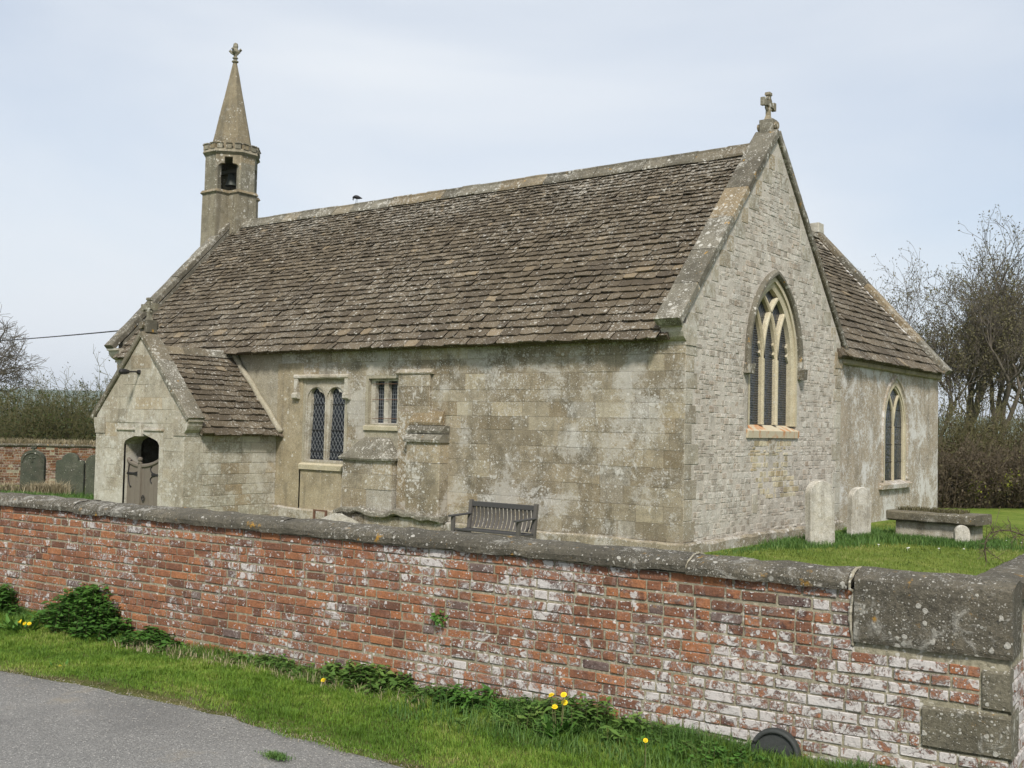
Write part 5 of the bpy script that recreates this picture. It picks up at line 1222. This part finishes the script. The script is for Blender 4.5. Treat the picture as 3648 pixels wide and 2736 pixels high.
def tuft(label, px, py, rad, n, seed):
    r = np.random.default_rng(seed); d = ray(px, py); k = (-.17-CAM[2])/d[2]; c = CAM+d*k; o_ = thing('grass_tuft', label, 'grass tuft', tuple(c))
    pos = c+np.stack([r.normal(0, rad, n), r.normal(0, rad*.45, n), np.zeros(n)], -1); mesh_obj('blades', *blades(n, pos, r.uniform(.015, .04, n), .005, 1.2, None, seed)[:2], M_tgrass, o_, np.repeat(r.random(n), 5))
tuft('small tuft of grass growing in the tarmac', 985, 2698, .05, 420, 51)
tuft('grey green grass clump at the edge of the verge', 1890, 2715, .05, 420, 52)
# grit washed to the edge of the tarmac
n = 2600; u = r.uniform(-1, 9.5, n); off = edge_off(u)+np.abs(r.normal(.05, .32, n)); c = WA+u[:, None]*WU+off[:, None]*WN; c[:, 2] = -.180; sz = r.uniform(.0025, .008, n)
dirs = np.array([(1, 0, 0), (-.5, .87, 0), (-.5, -.87, 0), (0, 0, .9)]); V = c[:, None, :]+dirs[None]*sz[:, None, None]*r.uniform(.6, 1.4, (n, 4, 1)); i = (np.arange(n)*4)[:, None]
tag(mesh_obj('road_grit', V.reshape(-1, 3), np.concatenate([i+[0, 1, 3], i+[1, 2, 3], i+[2, 0, 3]], 0), flat_mat('grit', (.16, .15, .135), (.42, .40, .36), 60), None, np.repeat(r.random(n), 4)), 'loose pale grit scattered along the edge of the tarmac', 'grit', kind='stuff')
# daisies on the lawn
for k, (px, py) in enumerate(((3233, 1957), (3238, 1955), (3290, 1932), (3434, 1960), (3640, 1937), (3130, 1944), (3345, 1958), (3585, 1930), (3585, 1952))):
    d = ray(px, py); c = CAM+d*((.02-CAM[2])/d[2]); m = MB(); m.lathe((c[0], c[1], .0), [(.002, 0), (.002, .035), (.022, .042), (.012, .048)], 8)
    tag(m.obj('daisy', M_daisy), 'tiny white daisy on the mown lawn by the chest tomb', 'daisy', 'daisies on the lawn')

# ================================================================== TREES AND HEDGES
def seg_mesh(name, S, mat, parent, k=3):
    S = np.array(S); p0, p1, r0, r1 = S[:, :3], S[:, 3:6], S[:, 6], S[:, 7]; t = unit(p1-p0)
    h = np.where(np.abs(t[:, 2:3]) < .9, np.array([[0, 0, 1.]]), np.array([[1., 0, 0]])); x = unit(np.cross(t, h)); y = np.cross(t, x); n = len(S); V = np.empty((n, 2*k, 3))
    for j in range(k):
        q = 2*math.pi*j/k; dd = x*math.cos(q)+y*math.sin(q); V[:, j] = p0+dd*r0[:, None]; V[:, k+j] = p1+dd*r1[:, None]
    i = (np.arange(n)*2*k)[:, None]; f = np.concatenate([i+[j, (j+1) % k, k+(j+1) % k, k+j] for j in range(k)], 0)
    return mesh_obj(name, V.reshape(-1, 3), f, mat, parent, np.repeat(np.random.default_rng(1).random(n), 2*k), True)
def grow(base, h, rad, seed, lv=5, split=(3, 5), ang=.5, trop=.10, lean=(0, 0), first=.28, droop=0, ratio=.70):
    r = np.random.default_rng(seed); thick = []; thin = []; tips = []
    stack = [(np.array(base, float), unit(np.array((lean[0], lean[1], 1.))), h*first, rad, 0)]
    while stack:
        p, d, L, rd_, l = stack.pop(); ns = 4 if l < 3 else 3; q = p.copy(); dd = d.copy(); re = rd_*(.72 if l < lv else .4)
        for s in range(ns):
            dd = unit(dd+r.normal(0, .10+.035*l, 3)+np.array((0, 0, trop-droop*l*.1))); q2 = q+dd*L/ns; a, b = rd_+(re-rd_)*s/ns, rd_+(re-rd_)*(s+1)/ns
            (thick if l < 3 else thin).append((*q, *q2, a, b)); q = q2
            if l >= 1 and l < lv and s < ns-1 and r.random() < .42:
                v = unit(np.cross(dd, r.normal(0, 1, 3))); an = ang*r.uniform(.8, 1.7); stack.append((q.copy(), unit(dd*math.cos(an)+v*math.sin(an)), L*r.uniform(.45, .75), b*.55, l+1))
        if l < lv:
            for s in range(int(r.integers(*split))):
                v = unit(np.cross(dd, r.normal(0, 1, 3))); an = ang*r.uniform(.4, 1.2); stack.append((q.copy(), unit(dd*math.cos(an)+v*math.sin(an)), L*ratio*r.uniform(.75, 1.2), re*.78, l+1))
        else: tips.append((q, dd))
    return thick, thin, tips
def tree(label, base, h, rad, seed, mat=M_twig, buds=True, group=None, rmin=.0070, name='bare_tree', **kw):
    o_ = thing(name, label, 'tree', tuple(base), group); thick, thin, tips = grow(base, h, rad, seed, **kw)
    thin = [(*s[:6], max(s[6], rmin), max(s[7], rmin*.7)) for s in thin]
    seg_mesh('trunk', thick, M_bark, o_, 6); seg_mesh('crown', thin, mat, o_, 3)
    if buds:
        r = np.random.default_rng(seed); C = np.array([t[0] for t in tips]); D = np.array([t[1] for t in tips]); k = 3; C = np.repeat(C, k, 0)+r.normal(0, .06, (len(C)*k, 3)); D = unit(np.repeat(D, k, 0)+r.normal(0, .6, (len(C), 3))); n = len(C)
        ob = mesh_obj('buds', *leaves(C, D, unit(r.normal(0, 1, (n, 3))), r.uniform(.06, .12, n), r.uniform(.03, .06, n), r.random(n))[:2], M_bud, o_, np.repeat(r.random(n), 5)); ob['kind'] = 'stuff'
    return len(thick)+len(thin)
def at(px, py, dep, z=None):
    p = CAM+ray(px, py)*dep
    if z is not None: p[2] = z
    return p
G = 'bare trees beyond the transept'
tree('slim bare tree rising just right of the transept roof edge', at(3340, 1560, 40, -.3), 9.6, .11, 101, group=G, lv=6, split=(2, 4), ang=.52, trop=.13, first=.24, ratio=.78)
tree('bare tree whose crown shows over the transept coping', at(3262, 1560, 43, -.3), 9.4, .11, 111, group=G, lv=6, split=(2, 4), ang=.55, trop=.12, first=.25, ratio=.78)
tree('forked bare tree between the slim tree and the thick double trunk', at(3425, 1560, 41, -.3), 9.6, .13, 102, group=G, lv=6, split=(2, 4), ang=.52, trop=.12, first=.25, ratio=.78)
tree('bare tree with the thick pale trunk, left of two close trunks', at(3470, 1560, 42, -.3), 10.4, .19, 103, group=G, lv=6, split=(2, 4), ang=.48, trop=.12, first=.27, ratio=.76)
tree('tallest bare tree, right of the two close trunks', at(3506, 1560, 42, -.3), 10.6, .18, 104, group=G, lv=6, split=(2, 4), ang=.48, trop=.12, first=.27, ratio=.76)
tree('bare tree with dark bent trunk nearest the right edge', at(3548, 1560, 39, -.3), 9.8, .17, 105, group=G, lv=6, split=(2, 4), ang=.52, trop=.11, first=.25, ratio=.76, lean=(.06, .03))
tree('bare tree reaching in from beyond the right edge', at(3700, 1560, 41, -.3), 9.4, .17, 106, group=G, lv=6, split=(2, 4), ang=.5, trop=.11, first=.25, ratio=.78)
tree('bare spreading tree with drooping twigs at the left edge', at(-130, 1500, 56, -.3), 11.6, .24, 107, mat=M_twig, group='trees beyond the far brick wall', buds=False, lv=6, ang=.75, trop=.05, first=.20, droop=.10, ratio=.80, split=(3, 5), rmin=.011)

def thicket(name, label, c, rx, ry, h, nst, nleaf, seed, twig, leaf, group, zb=-.3, thin=.012):
    """bush of many rising stems with side twigs and a scatter of leaves"""
    r = np.random.default_rng(seed); o_ = thing(name, label, 'bush', (c[0], c[1], 0), group); S = []
    vx = np.array((math.cos(YAW), math.sin(YAW), 0)); vy = np.array((-math.sin(YAW), math.cos(YAW), 0))
    a = r.uniform(0, 2*math.pi, nst); q = np.sqrt(r.random(nst)); bx, by = q*np.cos(a)*rx, q*np.sin(a)*ry
    hh = h*np.sqrt(np.clip(1-.75*(bx/rx)**2, .1, 1))*r.uniform(.55, 1.06, nst)
    for i in range(nst):
        p = np.array((c[0], c[1], zb))+vx*bx[i]*.75+vy*by[i]*.75; d = unit(np.array((0, 0, 1.))+vx*(bx[i]/rx*.35+r.normal(0, .12))+vy*(by[i]/ry*.3+r.normal(0, .12))); L = hh[i]; R0 = thin*1.7
        for s in range(5):
            d2 = unit(d+r.normal(0, .12, 3)); p2 = p+d2*L/5; S.append((*p, *p2, R0*(1-.13*s), R0*(1-.13*(s+1)))); 
            for _ in range(3):
                e = unit(d2+r.normal(0, .55, 3)); m_ = p2+e*L*r.uniform(.06, .16); S.append((*p2, *m_, thin*.7, thin*.55))
                for __ in range(2):
                    e2 = unit(e+r.normal(0, .6, 3)); S.append((*m_, *(m_+e2*L*r.uniform(.03, .10)), thin*.5, thin*.35))
            p, d = p2, d2
    seg_mesh('stems', S, twig, o_, 3)['kind'] = 'stuff'
    E = np.array(S); k = r.integers(0, len(E), nleaf); C = E[k, 3:6]+r.normal(0, .07, (nleaf, 3)); D = unit(r.normal(0, 1, (nleaf, 3)))
    ob = mesh_obj('leaves', *leaves(C, D, unit(r.normal(0, 1, (nleaf, 3))), r.uniform(.05, .13, nleaf), r.uniform(.03, .08, nleaf), r.random(nleaf))[:2], leaf, o_, np.repeat(r.random(nleaf), 5)); ob['kind'] = 'stuff'
G2 = 'bushes beyond the far brick wall'
for k, (px, dep, rx, h, lab) in enumerate(((-60, 44, 2.6, 3.3, 'dark thicket at the far left behind the old brick wall'), (50, 42, 2.2, 3.2, 'olive thicket above the cross topped headstone'), (135, 46, 2.4, 3.9, 'tall pale twigged bush behind the far brick wall'), (210, 43, 2.0, 3.1, 'rounded olive bush above the wide mossy headstone'), (300, 45, 2.4, 3.2, 'dense olive bush left of the porch gable'), (390, 44, 2.0, 4.3, 'tall bare topped bush half hidden by the porch gable'), (470, 47, 2.2, 3.3, 'bush behind the west end of the nave'))):
    p = at(px, 1500, dep); thicket('bush', lab, p, rx, 1.6, h, 130 if k != 5 else 90, 3600 if k != 5 else 1800, 200+k, M_twigg, M_hleaf, G2)
G3 = 'hedge bushes beyond the lawn'
for k, (px, dep, rx, h, lab, tw, lf) in enumerate(((3330, 34, 1.6, 3.2, 'brown bush hard against the transept corner', M_twigg, M_dleaf), (3430, 35, 1.8, 3.4, 'olive bush under the two close trunks', M_twigg, M_dleaf), (3540, 35, 1.8, 3.2, 'olive brown bush under the bent trunk', M_twigg, M_dleaf), (3650, 35, 1.9, 3.0, 'brown bush at the right edge under the trees', M_twigg, M_dleaf), (3780, 36, 2.0, 3.2, 'bush beyond the right edge under the trees', M_twigd, M_dleaf))):
    thicket('bush', lab, at(px, 1560, dep), rx, 1.3, h, 110, 2400, 300+k, tw, lf, G3)
for k, (px, dep, lab) in enumerate(((3350, 31.2, 'dark clipped hedge stretch beside the transept corner'), (3440, 31.4, 'dark hedge stretch with a sprig of yellow leaves'), (3530, 31.6, 'dark hedge stretch behind the end of the chest tomb'), (3620, 31.8, 'dark hedge stretch at the right edge of the lawn'), (3720, 32, 'dark hedge stretch beyond the right edge'))):
    thicket('hedge', lab, at(px, 1560, dep), 1.0, .7, (1.75, 2.1, 1.8, 2.05, 1.9)[k], 170, 2600, 320+k, M_twigd, M_dleaf, 'dark hedge beyond the lawn')
r = np.random.default_rng(9)
for px, py, lab in ((3475, 1740, 'sprig of bright yellow green leaves in the dark hedge'), (3590, 1715, 'small yellow green sprig in the hedge near the right edge')):
    c = at(px, py, 30.6); n = 60; o_ = thing('leafy_sprig', lab, 'leaves', tuple(c)); C = c+r.normal(0, .13, (n, 3))
    mesh_obj('leaves', *leaves(C, unit(r.normal(0, 1, (n, 3))), unit(r.normal(0, 1, (n, 3))), r.uniform(.06, .12, n), r.uniform(.04, .07, n), r.random(n))[:2], M_yleaf, o_, np.repeat(r.random(n), 5)); m = MB(); m.tube([c-(0, 0, .4), c], .01, 4); m.obj('stem', M_twigg, o_)
# bare twig arching in over the return wall
tw = thing('overhanging_twig', 'bare thorny twig hanging into view above the wall at the right edge', 'twig', tuple(at(3760, 1990, 10.5, .0)))
def seq(pts, dep): return [CAM+ray(x, y)*d for (x, y), d in zip(pts, dep)]
S = []
main = seq([(3780, 2080), (3740, 1985), (3690, 1935), (3648, 1908), (3600, 1890), (3560, 1890), (3528, 1900), (3514, 1920), (3508, 1960), (3514, 2000)], np.linspace(11.2, 11, 10))
for a, b in zip(main[:-1], main[1:]): S.append((*a, *b, .008, .007))
for st_, en in (((3560, 1890), (3500, 1940)), ((3510, 1945), (3482, 1992)), ((3512, 1950), (3560, 1992)), ((3600, 1890), (3590, 1850)), ((3625, 1900), (3600, 1935)), ((3580, 1890), (3545, 1870)), ((3648, 1908), (3612, 1870)), ((3670, 1920), (3640, 1950)), ((3540, 1895), (3530, 1860))):
    a = CAM+ray(*st_)*11.05; b = CAM+ray(*en)*11.0; mid = (a+b)/2+r.normal(0, .02, 3); S += [(*a, *mid, .005, .004), (*mid, *b, .004, .0025)]
    for _ in range(5):
        t = r.random(); p = a+(b-a)*t; S.append((*p, *(p+r.normal(0, .05, 3)), .003, .002))
for p in main[2:]:
    for _ in range(4): S.append((*p, *(p+r.normal(0, .06, 3)), .003, .002))
seg_mesh('stems', S, M_twigd, tw, 4)

# ================================================================== HAZE
hm = bpy.data.materials.new('haze'); hm.use_nodes = True; hn = hm.node_tree; hn.nodes.clear()
hv = hn.nodes.new('ShaderNodeVolumePrincipled'); hv.inputs['Color'].default_value = (.80, .88, 1, 1); hv.inputs['Density'].default_value = 1.5e-4; hv.inputs['Anisotropy'].default_value = .2
hn.links.new(hv.outputs[0], hn.nodes.new('ShaderNodeOutputMaterial').inputs['Volume'])
mb = MB(); mb.box(-6100, 6100, -6100, 6100, -3, 150); tag(mb.obj('haze', hm), 'thin bluish haze in the air over the distant hills', 'haze', kind='stuff')
